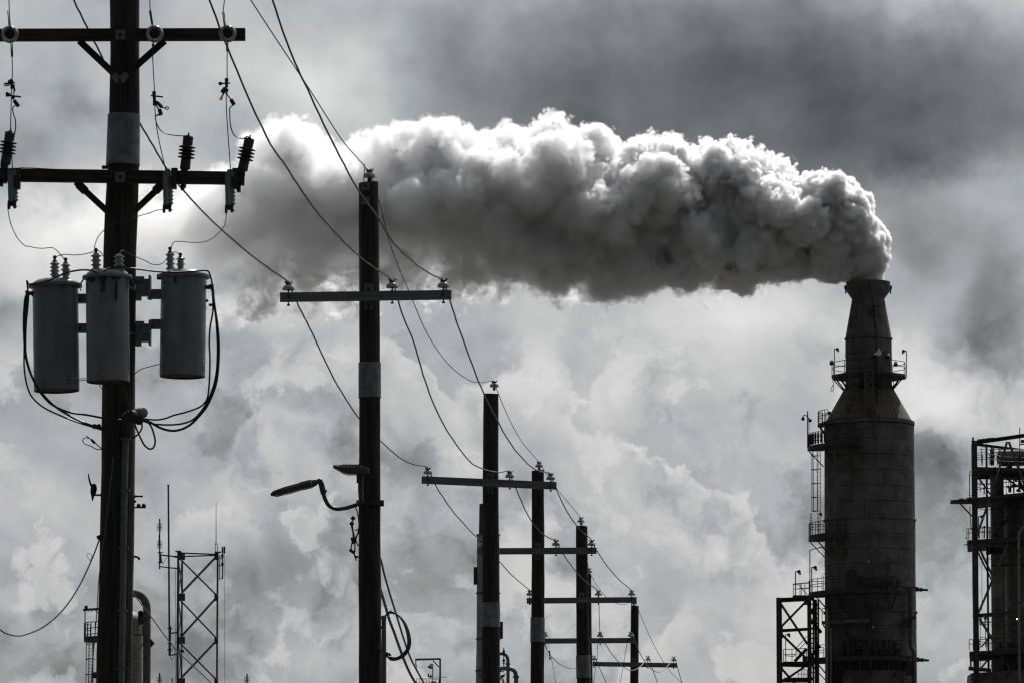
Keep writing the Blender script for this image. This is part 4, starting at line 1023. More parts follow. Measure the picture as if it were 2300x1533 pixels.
cable('double ground lead between the leftmost and middle transformers', [(196, 849.5), (170, 849.5), (155, 850.5), (151, 855), (155, 860), (165, 858), (180, 854), (196, 853.5)], 65.45, .9, None, 'lead_wire')
cable('short ground tail below the middle transformer', [(223, 863), (229, 872), (240, 882), (250, 900)], 65.5, .9, 65.6, 'lead_wire')

# smaller hardware up the pole
g = MB().tube(path([(282, 982), (279, 1100), (276, 1300), (272, 1540), (268, 1800)], DP - 37 * s1 - .01), 7.5 * s1, 14); o = g.build('ground_conduit', M['plastic'], big)
g = MB()
for y_ in (985, 1100, 1230, 1370, 1500): g.box(at(282.5 - (y_ - 982) * .02, y_, DP - 37 * s1 - .0), (22 * s1, .07, 5 * s1))
g.build('conduit_strap', M['plastic'], o)
g = MB(); g.rod(at(206, 1110.5, DP), at(229, 1110.5, DP), 2.3 * s1); g.rod(at(226, 1110.5, DP), at(231, 1110.5, DP), 5 * s1, 6); g.build('step_bolt', M['black'], big)
g = MB(); g.rod(at(300, 1113, DP), at(321, 1113.5, DP), 2.3 * s1); g.rod(at(300, 1113, DP), at(304, 1113, DP), 4.5 * s1, 6); g.box(at(304, 1125, DP), (4 * s1, .03, 5 * s1)); g.build('step_bolt', M['black'], big)
g = MB(); g.rod(at(300, 1138.5, DP), at(327, 1138.5, DP), 1.8 * s1)
for x_ in (311, 322.5): g.rod(at(x_, 1130, DP), at(x_, 1140, DP), 2.6 * s1); g.box(at(x_ + .5, 1135.5, DP), (9 * s1, .04, 7 * s1))
g.build('wire_clamp', M['black'], big)
g = MB(); g.tube(smooth_path(path([(297, 1249), (306, 1249), (311, 1251.5), (313.5, 1256)], DP)), 2.6 * s1, 8); g.build('hook', M['black'], big)
g = MB()
for x_ in (212, 222): g.rod(at(x_, 951, DP - .1), at(x_, 962, DP - .1), 2.8 * s1)
g.box(at(217, 956.5, DP - .1), (20 * s1, .05, 7 * s1)); g.box(at(227, 960, DP - .08), (8 * s1, .05, 5 * s1)); g.build('wire_clamp', M['black'], big)
g = MB(); g.box(at(224, 1206, DP - .12), (10 * s1, .06, 8 * s1)); g.rod(at(217, 1206, DP - .12), at(228, 1200, DP - .12), 2.6 * s1); g.build('guy_hook', M['black'], big)
# pigtail and the guy wires
pg = thing('wire_pigtail', 'small loop of wire with a crimp sticking out left of the pole', 'wire', at(228, 1006, DP - .2))
MB().tube(smooth_path(path([(256, 1028), (240, 1016), (228, 1006), (215, 995), (207.4, 988.6), (193.7, 977)], DP - .25)), 1.2 * s1, 6).build('strand', M['cable'], pg)
MB().tube(smooth_path(path([(206, 986), (199, 983), (191.7, 982), (186, 986), (187, 992), (191.7, 996.4), (205, 1001), (213, 1006), (221, 1008.5), (228, 1007)], DP - .25)), 1.1 * s1, 6).build('loop', M['cable'], pg)
MB().rod(at(205.5, 986.5, DP - .25), at(213, 994.5, DP - .25), 3 * s1).build('crimp', M['black'], pg)
cable('slack guy wire sweeping from the pole down to the left frame edge', [(224, 1208), (219, 1222), (212, 1241), (205, 1258), (192, 1287), (180, 1311), (162, 1341), (140, 1370), (115, 1394), (90, 1411), (62, 1422.5), (40, 1427), (15, 1422), (0, 1413), (-40, 1385)], DP - .1, 1.7, 64.0, 'guy_wire', M['bare'])
cable('tiny curl of tie wire on the slack guy wire', [(202, 1256), (198, 1252), (195, 1246), (197, 1242), (202, 1242), (206, 1246), (205, 1254), (201, 1259)], DP - .12, .6, None, 'tie_wire', M['bare'])
cable('pale ground wire stapled down the left face of the pole', [(254, 1026), (251, 1060), (244, 1120), (236, 1190), (228, 1250), (222, 1300), (217, 1380), (211, 1450), (204, 1540), (196, 1640)], DP - .33, 1.1, DP - .2, 'guy_wire', M['bare'])
cable('guy wire slanting from behind the pole down right across the lattice tower', [(285, 1312), (300, 1332), (340, 1385), (370, 1426), (400, 1463), (440, 1500), (476, 1534), (520, 1575)], 66.3, 1.3, 72, 'guy_wire', M['bare'])

# bird on the left step bolt
bird = thing('bird', 'small dark bird perched on the left step bolt, one wing raised', 'bird', at(210, 1110, DP))
prof = [((207.6, 1123.5), 1.4), ((208, 1118), 2.4), ((208.3, 1113), 3.6), ((209.2, 1107), 6.2), ((210.2, 1099), 7.4), ((211, 1093), 6.9), ((211.2, 1089), 5.6), ((210.8, 1086.6), 4.6), ((210.4, 1085), 2.6), ((210.3, 1084.2), .6)]
g = MB().tube([at(*c, DP - .02) for c, r_ in prof], 1, 12, radii=[r_ * s1 for c, r_ in prof]); g.build('body', M['feather'], bird)
hull([(199.3, 1062), (201.5, 1072), (205, 1084), (210, 1090)], [(197.2, 1064), (198.8, 1077), (202.5, 1090), (208, 1098)], DP + .02, .014, [.4, .7, 1, 1]).build('wing', M['feather'], bird)
g = MB().rod(at(207, 1106, DP - .03), at(206, 1111, DP), .6 * s1, 5); g.rod(at(211, 1106, DP - .03), at(211, 1110.5, DP), .6 * s1, 5); g.build('feet', M['black'], bird)
g = MB().lathe([(.008, 0), (0, .016)], at(209.8, 1086, DP - .04), (-.3, -1, 0), 6); g.build('beak', M['black'], bird)

# ------------------------------------------------------------------ refinery: helpers
def pol(c, a, r, z):
    return Vector((c.x + math.cos(R(a)) * r, c.y + math.sin(R(a)) * r, z))
def arc_slab(c, r0, r1, z0, z1, a0, a1, n):
    g = MB(); vs = []
    for k in range(n + 1):
        a = a0 + (a1 - a0) * k / n
        vs += [pol(c, a, r0, z0), pol(c, a, r1, z0), pol(c, a, r1, z1), pol(c, a, r0, z1)]
    fs = []
    for k in range(n):
        o = k * 4; p = o + 4
        for j in range(4): fs.append((o + j, o + (j + 1) % 4, p + (j + 1) % 4, p + j))
    if abs(a1 - a0) < 359.9: fs += [(3, 2, 1, 0), (4 * n, 4 * n + 1, 4 * n + 2, 4 * n + 3)]
    return g.add(vs, fs)
def rails_on(g, pts, h=1.1, r=.024, closed=False, post_every=1, mids=2):
    n = len(pts)
    for i in range(0, n, post_every): g.rod(pts[i], pts[i] + UP * h, r, 5)
    for k in range(mids):
        q = [p + UP * (h * (1 - k * .42)) for p in pts]
        g.tube(q, r, 5, closed=closed)
    return g
def round_platform(parent, c, z, r0, r1, a0, a1, n, depth=.28, brackets=True, rail=True, mat_=None, h=1.1, rail_n=None):
    o = arc_slab(c, r0, r1, z - depth, z, a0, a1, n).build('platform_deck', mat_ or M['steel'], parent)
    full = abs(a1 - a0) > 359.9
    m = rail_n or n
    pts = [pol(c, a0 + (a1 - a0) * k / m, r1 - .05, z) for k in range(m if full else m + 1)]
    if not full: pts = [pol(c, a0, r0 + .1, z)] + pts + [pol(c, a1, r0 + .1, z)]
    if rail: rails_on(MB(), pts, h, .032, full).build('handrail', M['rail'], parent)
    if brackets:
        g = MB()
        k = max(int((a1 - a0) / 30), 2)
        for i in range(k + (0 if full else 1)):
            a = a0 + (a1 - a0) * i / k
            g.beam(pol(c, a, r1 - .15, z - depth - .03), pol(c, a, r0, z - depth - (r1 - r0) * .9 - .1), .09, .09)
        g.build('bracket', M['steel'], parent)
    return o
def cage_ladder(parent, foot, top, out, w=.45, hoop=.38, every=1.15, cage_from=2.2, m=None, r=.022):
    """Vertical ladder with safety hoops on the side 'out' (unit vector)."""
    foot, top = Vector(foot), Vector(top); out = Vector(out).normalized(); side = UP.cross(out).normalized()
    H = top.z - foot.z
    g = MB()
    for s_ in (-1, 1): g.rod(foot + side * (s_ * w / 2), top + side * (s_ * w / 2) + UP * .0, r * 1.25, 5)
    k = int(H / .34)
    for i in range(k): g.rod(foot + UP * (i * .34 + .2) - side * (w / 2), foot + UP * (i * .34 + .2) + side * (w / 2), r * .7, 4)
    g.build('ladder', m or M['rail'], parent)
    g = MB()
    z = cage_from
    ang = [R(a) for a in range(-90, 91, 30)]
    while z < H + .1:
        g.tube([foot + UP * z + side * (math.sin(a) * hoop) + out * (math.cos(a) * hoop * 1.9) for a in ang], r * 1.3, 5); z += every
    for a in (-60, -20, 20, 60):
        a = R(a); o = side * (math.sin(a) * hoop) + out * (math.cos(a) * hoop * 1.9)
        g.rod(foot + UP * cage_from + o, foot + UP * H + o, r, 4)
    g.build('safety_cage', m or M['rail'], parent)
def lamp_post(parent, foot, h, lean, m=None, big=1.0):
    """Short platform lamp: post with a small angled head; 'lean' = +1 / -1 for the side the head points to."""
    foot = Vector(foot)
    g = MB().rod(foot, foot + UP * h, .04 * big, 6); g.rod(foot + UP * h, foot + UP * (h - .05) + Vector((lean * .2 * big, 0, 0)), .035 * big, 6)
    o = g.build('lamp_post', M['rail'], parent)
    d = Vector((lean * .35, -.2, -.75)).normalized()
    c = foot + UP * (h + .06) + Vector((lean * .22 * big, 0, 0))
    MB().lathe([(0, -.02), (.13 * big, 0), (.15 * big, .12 * big), (.12 * big, .2 * big)], c, d, 10).build('lamp_head', M['black'], o)
    MB().lathe([(.11 * big, .19 * big), (.10 * big, .3 * big), (.05 * big, .37 * big), (0, .39 * big)], c, d, 10).build('lamp_glass', M['glass'], o)
    return o

# ------------------------------------------------------------------ the tall stack
SD = 500.0
ss = m_per_px(SD) * 1.004
SC = Vector((806.5 * SD / F, SD, 0))
def sz(y): return at(1955, y, SD).z
stack = thing('smokestack', 'tall dark plated refinery stack with flared rim, conical shoulder and ringed platforms', 'smokestack', SC)
bot_r = 102.5 * ss
prof = [(104 * ss, 0), (103 * ss, sz(1560)), (101 * ss - .06, sz(957)), (97 * ss - .06, sz(947)), (53 * ss - .06, sz(869)), (51.5 * ss - .06, sz(866)), (51.5 * ss - .06, sz(762)), (37 * ss - .06, sz(672)), (36.5 * ss, sz(671))]
MB().lathe(prof, SC, UP, 72, caps=False).build('inner_shell', M['seam'], stack)
MB().lathe([(36.8 * ss, sz(673)), (37.2 * ss, sz(671)), (48.6 * ss, sz(655)), (49.5 * ss, sz(653)), (49.5 * ss, sz(636)), (50 * ss, sz(635.4)), (49.8 * ss, sz(634.2)), (46.5 * ss, sz(634)), (45.5 * ss, sz(637)), (36 * ss, sz(655)), (34 * ss, sz(690))], SC, UP, 72, caps=False).build('flared_rim', M['concrete'], stack)
for a in (180, 0, 270, 90):
    g = MB(); c = pol(SC, a, 51.6 * ss, sz(646)); X = Vector((math.cos(R(a)), math.sin(R(a)), 0)); Y = UP.cross(X)
    g.box(c, (4.5 * ss, .12, 9 * ss), (X, Y, UP)); g.box(pol(SC, a, 50.4 * ss, sz(654)), (3 * ss, .12, 12 * ss), (X, Y, UP)); g.build('lifting_lug', M['steel'], stack)
for y, r, hh, dr in ((761, 54, 3.2, 3), (951, 102, 8, 6), (1168, 103.6, 4.5, 3), (1375, 104.5, 4.5, 3), (867, 53.5, 2, 2)):
    MB().lathe([((r - dr) * ss, sz(y) - hh * ss / 2), (r * ss, sz(y) - hh * ss / 2), ((r + .6) * ss, sz(y)), (r * ss, sz(y) + hh * ss / 2), ((r - dr) * ss, sz(y) + hh * ss / 2)], SC, UP, 72, caps=False).build('stiffening_ring', M['concrete'], stack)
# plates: each course of the shell in separate curved sheets with recessed joints
prnd = random.Random(4)
def courses(y0, y1, r0, r1, n, per, material, th=.06, gap_px=1.0):
    for i in range(n):
        ya = y0 + (y1 - y0) * i / n; yb = y0 + (y1 - y0) * (i + 1) / n
        ra = r0 + (r1 - r0) * i / n; rb = r0 + (r1 - r0) * (i + 1) / n
        za, zb = sz(ya) - gap_px * ss * .5, sz(yb) + gap_px * ss * .5
        start = (i % 2) * 180 / per + prnd.uniform(-14, 14) + 20
        for k in range(per):
            a0, a1 = start + 360 * k / per, start + 360 * (k + 1) / per
            gap = math.degrees(gap_px * ss * .5 / (ra * ss))
            a0 += gap; a1 -= gap
            n_ = max(int((a1 - a0) / 7), 4)
            g = MB(); vs = []
            j = prnd.uniform(-.012, .018)
            for q in range(n_ + 1):
                a = a0 + (a1 - a0) * q / n_
                vs += [pol(SC, a, ra * ss - th, za), pol(SC, a, ra * ss + j, za), pol(SC, a, rb * ss + j, zb), pol(SC, a, rb * ss - th, zb)]
            fs = []
            for q in range(n_):
                o = q * 4; p = o + 4
                fs += [(o + 1, p + 1, p + 2, o + 2), (o, p, p + 1, o + 1), (o + 2, p + 2, p + 3, o + 3)]
            fs += [(0, 1, 2, 3), (4 * n_ + 3, 4 * n_ + 2, 4 * n_ + 1, 4 * n_)]
            g.add(vs, fs).build('shell_plate', material, stack)
courses(673, 759, 37, 51.8, 2, 5, M['concrete'])
courses(763, 866, 51.8, 52.4, 3, 5, M['concrete'])
courses(869, 946, 53.5, 97, 1, 5, M['cone'])
courses(957, 1166, 101, 101.6, 6, 5, M['concrete'])
courses(1170, 1373, 101.6, 102.3, 6, 5, M['concrete'])
courses(1377, 1575, 102.3, 103, 6, 5, M['concrete'])
# upper ring platform with octagonal rail
zA = sz(843)
round_platform(stack, SC, zA, 52.6 * ss, 86.5 * ss, 11, 371, 10, depth=.24, brackets=False)
g = MB()
for a in (-30, 30, 75, 105, 150, 210, 252, 288):
    g.beam(pol(SC, a, 80 * ss, zA - .25), pol(SC, a, 57 * ss, sz(877)), .11, .11)
    g.beam(pol(SC, a + 5, 84 * ss, zA - .25), pol(SC, a + 3, 57 * ss, sz(879)), .08, .08)
g.build('bracket', M['steel'], stack)
g = MB()
for xx, yy in ((1878.5, 870), (2014, 870)):
    g.tube(smooth_path([at(x, y, SD - 1) for x, y in ((xx - 8, 851), (xx - 7, 862), (xx - 6, 872), (xx - 10, 878), (xx - 12, 873), (xx - 6, 862))]), .03, 5)
g.build('cable_loop', M['cable'], stack)
lamp_post(stack, at(1874.5, 845, SD), 2.45, 1); lamp_post(stack, at(2036.5, 848, SD), 2.4, -1)
for (x, y), dd in (((1974, 792), -2.06), ((1900, 797), -.35), ((2002.5, 801), -.3)):
    t_ = MB(); c = at(x, y, SD + dd)
    X = (c - Vector((SC.x, SC.y, c.z))).normalized()
    vs = [(0, -.05), (.16, -.045), (.24, -.03)]
    t_.lathe([(0.0, .0), (.25, .0), (.25, .04), (0, .04)], c, X, 22)
    t_.lathe([(0.0, .0), (.11, .0), (.11, .04), (0, .04)], c + UP * .3, X, 14)
    t_.build('obstruction_disc', M['disc'], stack)
for (x, y), dd in (((1868, 819), -.4), ((2012, 822), -1.2), ((1966, 803), -2.3), ((1995, 805), -1.6)):
    c = at(x, y, SD + dd); o = MB().lathe([(.16, 0), (.2, .05), (.2, .2), (.16, .24)], c, UP, 12).build('beacon', M['black'], stack)
    MB().lathe([(.15, .24), (.15, .38), (.08, .45), (0, .46)], c, UP, 12).build('beacon_glass', M['glass'], o)
g = MB()
g.tube(smooth_path([pol(SC, 283, 40 * ss, sz(675)), pol(SC, 285, 44 * ss, sz(690)), pol(SC, 288, 50 * ss, sz(745)), pol(SC, 289, 54 * ss, sz(765)), pol(SC, 289, 54 * ss, sz(860)), pol(SC, 288, 56 * ss, sz(872)), pol(SC, 282, 80 * ss, sz(910)), pol(SC, 276, 100 * ss, sz(938)), pol(SC, 274, 105 * ss, sz(958)), pol(SC, 275, 104.5 * ss, sz(998))]), .075, 6)
g.build('sample_line', M['steel_grey'], stack)
g = MB(); c = pol(SC, 287, 50 * ss, sz(694)); g.box(c, (.5, .4, .06)); g.box(c + Vector((-.35, 0, -.5)), (.5, .3, .05))
for dx_ in (-.6, -.2, .2): g.rod(c + Vector((dx_, 0, 0)), c + Vector((dx_, 0, -.9)), .02, 4)
g.build('sample_port_cage', M['rail'], stack)
# ladder and strut tower in front of the cone
cage_ladder(stack, pol(SC, 248, 107 * ss, sz(953)), pol(SC, 248, 107 * ss, sz(826)), (math.cos(R(248)), math.sin(R(248)), 0), m=M['steel_grey'], every=1.25)
g = MB(); A_ = pol(SC, 262, 98 * ss, 0); B_ = pol(SC, 272, 98 * ss, 0)
zs = [sz(940 - 13 * i) for i in range(8)]
for q in (A_, B_): g.beam(Vector((q.x, q.y, sz(948))), Vector((q.x, q.y, sz(840))), .12, .12)
for i, (za, zb) in enumerate(zip(zs, zs[1:])):
    p, q = (A_, B_) if i % 2 else (B_, A_)
    g.beam(Vector((p.x, p.y, za)), Vector((q.x, q.y, zb)), .08, .08); g.beam(Vector((A_.x, A_.y, zb)), Vector((B_.x, B_.y, zb)), .07, .07)
g.build('strut_tower', M['steel_grey'], stack)
g = MB(); g.box(pol(SC, 255, 98 * ss, sz(828)), (34 * ss, .9, .2)); rails_on(g, [pol(SC, 240, 106 * ss, sz(827)), pol(SC, 252, 106 * ss, sz(827)), pol(SC, 266, 106 * ss, sz(827))], 1.1, .03)
g.build('step_off_landing', M['steel_grey'], stack)
# middle left platform, at the shoulder
zB = sz(1003)
round_platform(stack, SC, zB, 102.5 * ss, 139 * ss, 176, 258, 12, depth=.34, rail_n=14, mat_=M['steel'])
g = MB()
for k_ in range(9):
    c = pol(SC, 180 + k_ * 5, 137 * ss, zB + .55); g.box(c, (.18, .08, .95))
g.build('gate_post', M['rail'], stack)
g = arc_slab(SC, 103 * ss, 112 * ss, sz(957), sz(950), 196, 252, 10); g.build('ring_walkway', M['steel_grey'], stack)
round_platform(stack, SC, sz(952), 103 * ss, 116 * ss, 168, 206, 6, depth=.2, brackets=True)
lp = MB(); q = at(1814, 1005, SD)
lp.rod(q, at(1814, 922, SD), .05, 6); lp.rod(q + Vector((.13, 0, 0)), at(1817, 945, SD), .03, 5); lp.tube(smooth_path([at(x, y, SD) for x, y in ((1814, 936), (1811, 932), (1806, 931.5), (1803.5, 935))]), .045, 6); lp.rod(at(1814, 936, SD), at(1819, 941, SD), .06, 6)
o = lp.build('lamp_post', M['rail'], stack)
g = MB(); g.lathe([(0, 0), (.1, -.08), (.15, -.25), (.1, -.36), (0, -.4)], at(1803.5, 934, SD), UP, 8); g.lathe([(0, 0), (.14, -.05), (.16, -.25), (.05, -.32), (0, -.32)], at(1819.5, 939, SD), UP, 8); g.build('lamp_head', M['black'], o)
lamp_post(stack, at(1855, 950, SD - 1), .95, 1, big=1.2)
cage_ladder(stack, (at(1838.5, 1205, SD).x, SD - 1.0, sz(1205)), (at(1838.5, 1010, SD).x, SD - 1.0, sz(1010)), (-.9, -.45, 0), every=1.22)
g = MB().tube([at(x, y, SD - 4) for x, y in ((1874, 1012), (1874, 1150), (1874, 1222))] + [at(1840, 1229, SD - 2.5), at(1819, 1234, SD - 1.6), at(1819, 1280, SD - 1.6), at(1819.5, 1330, SD - 1.6)], .05, 6); g.build('conduit', M['galv'], stack)
# small lower left platform
zC = sz(1203)
round_platform(stack, SC, zC, 102.5 * ss, 138 * ss, 172, 236, 9, depth=.45, rail_n=10, mat_=M['steel'])
g = MB()
for x in (1820, 1823.5): g.rod(at(x, 1201, SD - 1.5), at(x, 1151, SD - 1.5), .022, 4)
for y in range(1154, 1190, 7): g.rod(at(1820, y, SD - 1.5), at(1823.5, y, SD - 1.5), .018, 4)
g.build('swing_gate', M['rail'], stack)
lamp_post(stack, at(1837.5, 1196, SD - 2.2), 1.7, 1, big=.9)
# lower wide platforms with monorail beams to the right
for (yd, yb_, a0, a1, xr, nm) in ((1331, 1320, 172, 292, 2085, 0), (1480, 1478, 172, 296, 2087, 1)):
    z_ = sz(yd)
    round_platform(stack, SC, z_, 103 * ss, 139 * ss, a0, a1, 14, depth=.36, rail_n=10, mat_=M['steel'])
    g = MB(); p, q = at(1996, yb_ - 2, SD - 4.6), at(xr - 24, yb_ + 2.2, SD - 2.2)
    g.beam(p, q, .22, .40, UP, 'I'); o = g.build('monorail_beam', M['steel_grey'], stack)
    g = MB().lathe([(.16, 0), (.16, .3), (.19, .34), (.19, .5), (.13, .55), (.12, 1.2), (.05, 1.3)], q, (q - p), 10); g.build('beam_tip', M['steel'], stack)
    g = MB()
    for k_ in range(5): g.box(pol(SC, 262 + 9 * k_, 116 * ss, z_ + .5), (.5 - .04 * k_, .4, .9 - .1 * k_))
    g.tube([pol(SC, 240, 112 * ss, z_), pol(SC, 240, 112 * ss, z_ + 1.6), pol(SC, 246, 110 * ss, z_ + 1.75), pol(SC, 250, 108 * ss, z_ + 1.2)], .12, 7); g.rod(pol(SC, 252, 110 * ss, z_ + .9), pol(SC, 256, 110 * ss, z_ + .9), .35, 10)
    g.build('valve_gear', M['steel'], stack)
lamp_post(stack, pol(SC, 268, 137 * ss, sz(1331)), 2.5, -1, big=.8); lamp_post(stack, pol(SC, 266, 137 * ss, sz(1480)), 2.6, 1, big=.8)
round_platform(stack, SC, sz(1398), 103 * ss, 128 * ss, 208, 266, 8, depth=.3, rail_n=4, mat_=M['steel_grey'])
lamp_post(stack, pol(SC, 262, 126 * ss, sz(1398)), 2.6, 1, big=.8)
cage_ladder(stack, pol(SC, 272, 108 * ss, sz(1470)), pol(SC, 272, 108 * ss, sz(1372)), (0, -1, 0), m=M['steel_grey'])
g = MB().tube(smooth_path([at(x, y, SD - 3.2) for x, y in ((2045.5, 1322), (2045.5, 1400), (2045.5, 1447), (2050, 1457), (2053, 1466), (2053, 1520), (2053, 1600))], 4), .2, 10); g.build('side_pipe', M['steel_grey'], stack)
g = MB(); g.box(at(2036, 1398, SD - 3.4), (16 * ss, .5, 18 * ss)); g.box(at(2047, 1386, SD - 3.6), (18 * ss, .5, 6 * ss)); g.box(at(2042, 1500, SD - 3.4), (14 * ss, .5, 30 * ss)); g.box(at(2046, 1515, SD - 3.6), (20 * ss, .4, 3 * ss))
g.build('valve_box', M['steel'], stack)
MB().tube([at(1857.5, 1366, SD - 4.6), at(1857.5, 1600, SD - 4.6)], 2.6 * ss, 10).build('pale_riser', M['white_pipe'], stack)
MB().tube([at(1866, 1410, SD - 4.6), at(1866, 1600, SD - 4.6)], 1.6 * ss, 10).build('pale_riser', M['white_pipe'], stack)
g = MB()
for x in (1846, 1849.5, 1853): g.rod(at(x, 1332, SD), at(x, 1291, SD), .022, 4)
for y in range(1296, 1330, 8): g.rod(at(1846, y, SD), at(1853, y, SD), .018, 4)
g.tube([at(1846, 1292, SD), at(1847, 1287, SD), at(1852, 1286, SD), at(1853, 1291, SD)], .022, 4)
g.build('ladder', M['rail'], stack)

# ------------------------------------------------------------------ braced steel frame left of the stack
fd = SD - 2.5; fs_ = m_per_px(fd)
frame = thing('stair_tower', 'braced steel stair tower with small lamps, attached left of the plated stack', 'steel tower', (at(1782, 1500, fd).x, fd, 0))
def col(x, y0, w_, d, parent, m=None, name='column', h=None):
    p = at(x, y0, d); return MB().beam(Vector((p.x, d, 0)), p, w_ * m_per_px(d), (h or w_) * m_per_px(d), Vector((0, 1, 0)), 'I').build(name, m or M['steel'], parent)
def bm(a, b, w_, d, parent, d1=None, m=None, name='beam', prof='I', h=None):
    p, q = at(*a, d), at(*b, d if d1 is None else d1)
    return MB().beam(p, q, w_ * m_per_px(d), (h or w_) * m_per_px(d), UP, prof).build(name, m or M['steel'], parent)
col(1748, 1341, 9, fd, frame); col(1817.5, 1341, 9, fd, frame); col(1752, 1345, 8, fd + 4.4, frame); col(1832, 1345, 6, fd + 4.4, frame)
for ya, yb_, t in ((1347, 1344, 9), (1416, 1412, 6), (1491, 1493, 9), (1528, 1526, 6)):
    bm((1751, ya), (1815, yb_), t, fd, frame); bm((1753, ya - 2), (1829, yb_ - 2), t * .8, fd + 4.4, frame); bm((1748, ya), (1752, ya - 2), t, fd, frame, fd + 4.4)
for a, b, t in (((1752, 1352), (1814, 1446), 5), ((1810, 1350), (1753, 1408), 5), ((1753, 1421), (1808, 1474), 5), ((1753, 1497), (1790, 1540), 5), ((1806, 1497), (1757, 1530), 5)):
    bm(a, b, t, fd - .2, frame, name='brace', prof='box', h=t)
g = MB()
for x, y in ((1753, 1409), (1753, 1425), (1811, 1350), (1753, 1500), (1808, 1480)): g.box(at(x, y, fd - .25), (11 * fs_, .1, 15 * fs_))
g.build('gusset_plate', M['steel'], frame)
g = MB(); g.box((at(1800, 1338, fd).x, fd + 2, at(1800, 1338, fd).z), (36 * fs_, 4.2, .2)); g.box((at(1792, 1487, fd).x, fd + 2, at(1792, 1487, fd).z), (64 * fs_, 4.2, .2)); g.box((at(1792, 1528, fd).x, fd + 2, at(1792, 1523, fd).z), (60 * fs_, 4.2, .2))
g.build('landing', M['steel'], frame)
g = MB(); rails_on(g, [at(1782, 1338, fd), at(1797, 1337, fd), at(1808, 1336, fd), at(1818, 1335, fd)], 1.1, .035); rails_on(g, [at(1782, 1338, fd + 4), at(1800, 1337, fd + 4), at(1820, 1336, fd + 4)], 1.1, .035)
rails_on(g, [at(1760, 1485, fd), at(1779, 1485, fd), at(1788, 1484, fd), at(1812, 1483, fd)], 1.1, .035); rails_on(g, [at(1793, 1526, fd), at(1800, 1526, fd), at(1806, 1526, fd), at(1813, 1526, fd)], .9, .03)
g.tube([at(1782, 1311, fd), at(1800, 1313, fd)], .04, 5); g.rod(at(1797, 1316, fd), at(1813, 1334, fd), .04, 5); g.tube([at(1763, 1471, fd + 1), at(1782, 1473, fd + 1), at(1786, 1469, fd + 1)], .04, 5)
g.build('handrail', M['rail'], frame)
g = MB()
for dd in (0.8, 1.8):
    g.beam(at(1785, 1484, fd + dd), at(1812, 1456, fd + dd), .06, .28)
    g.beam(at(1818, 1478, fd + dd), at(1842, 1448, fd + dd), .06, .28); g.beam(at(1845, 1420, fd + dd), at(1822, 1392, fd + dd), .06, .28); g.beam(at(1822, 1376, fd + dd), at(1834, 1352, fd + dd), .06, .25)
    for k_ in range(2): g.rod(at(1787, 1465 - 10 * k_, fd + dd), at(1813, 1438 - 10 * k_, fd + dd), .035, 5)
for i in range(8): g.box(at(1787 + 3.4 * i, 1482 - 3.5 * i, fd + 1.3), (.28, 1.0, .04))
for i in range(7): g.box(at(1820 + 3.4 * i, 1476 - 4.2 * i, fd + 1.3), (.28, 1.0, .04))
g.build('stair_flight', M['steel'], frame)
g = MB()
for x in (1827, 1838): g.beam(at(x, 1600, fd), at(x, 1346, fd), .16, .16)
for y in range(1356, 1530, 11): g.beam(at(1820, y, fd + .6), at(1840, y - 2, fd + .6), .07, .10)
g.build('rung_screen', M['steel'], frame)
lamp_post(frame, at(1787, 1338, fd), 2.2, 1, big=1.15); lamp_post(frame, at(1823.5, 1335, fd), 2.45, 1, big=1.15); lamp_post(frame, at(1765, 1485, fd), 2.4, 1, big=1.0)

# ------------------------------------------------------------------ process structure at the right edge
qd = 560.0; qs = m_per_px(qd); qb = qd + 9.0
ps = thing('process_structure', 'open dark steel structure with railed decks and a drum on its top deck', 'steel structure', (at(2190, 1500, qd).x, qd, 0))
col(2189, 990, 10.5, qd, ps); col(2185.2, 996, 7, qb, ps); col(2440, 985, 10.5, qd, ps); col(2215.5, 996, 4.5, qd + 5, ps); col(2440, 990, 8, qb, ps)
bm((2183, 994), (2440, 957), 8.5, qd, ps, h=8.5); bm((2186, 996), (2440, 1028), 6, qb, ps, h=6); bm((2186, 992), (2186, 996), 8, qd, ps, qb)
g = MB(); g.lathe([(.1, 0), (.1, .35), (.05, .42), (0, .43)], at(2185.5, 990, qd), UP, 8)
for k_ in range(3): g.beam(at(2197 + 11 * k_, 986.5 - 1.5 * k_, qd), at(2214 + 9 * k_, 984.5 - 1 * k_, qd + 3), .14, .12)
g.build('beam_stub', M['steel'], ps)
def deck(y_l, y_r, x_l, t, rail_pts, cant=None):
    p, q = at(x_l, y_l, qd), at(2440, y_l + (y_r - y_l) * (2440 - x_l) / (2300 - x_l), qd)
    th = t * qs
    g = MB(); vs = [p, q, Vector((q.x, qb, q.z)), Vector((at(x_l + 1, y_l, qb).x, qb, p.z))]
    dn = Vector((0, 0, -th))
    g.add(vs + [v + dn for v in vs], [(0, 1, 2, 3), (7, 6, 5, 4), (0, 4, 5, 1), (1, 5, 6, 2), (2, 6, 7, 3), (3, 7, 4, 0)])
    g.build('deck', M['steel'], ps)
    g = MB()
    for rp, dd in rail_pts: rails_on(g, [at(x, y, dd) for x, y in rp], 1.05, .04)
    g.build('handrail', M['rail'], ps)
deck(1047, 1050, 2186, 8, [([(2190, 1045), (2207, 1044), (2222, 1043), (2240, 1046), (2260, 1049), (2290, 1050), (2320, 1051)], qd), ([(2190, 1041), (2205, 1038), (2225, 1040), (2250, 1042)], qb)])
bm((2192, 1074), (2232, 1069), 4, qd + 4, ps, h=4)
deck(1117, 1104, 2188, 7, [([(2192, 1112), (2210, 1110), (2218, 1109), (2240, 1107), (2270, 1105), (2300, 1103), (2330, 1101)], qd), ([(2192, 1106), (2212, 1109), (2230, 1111)], qb)])
hull([(2136, 1122), (2188, 1116)], [(2136, 1128.5), (2188, 1129)], qd + .3, 1.2).build('cantilever_beam', M['steel'], ps)
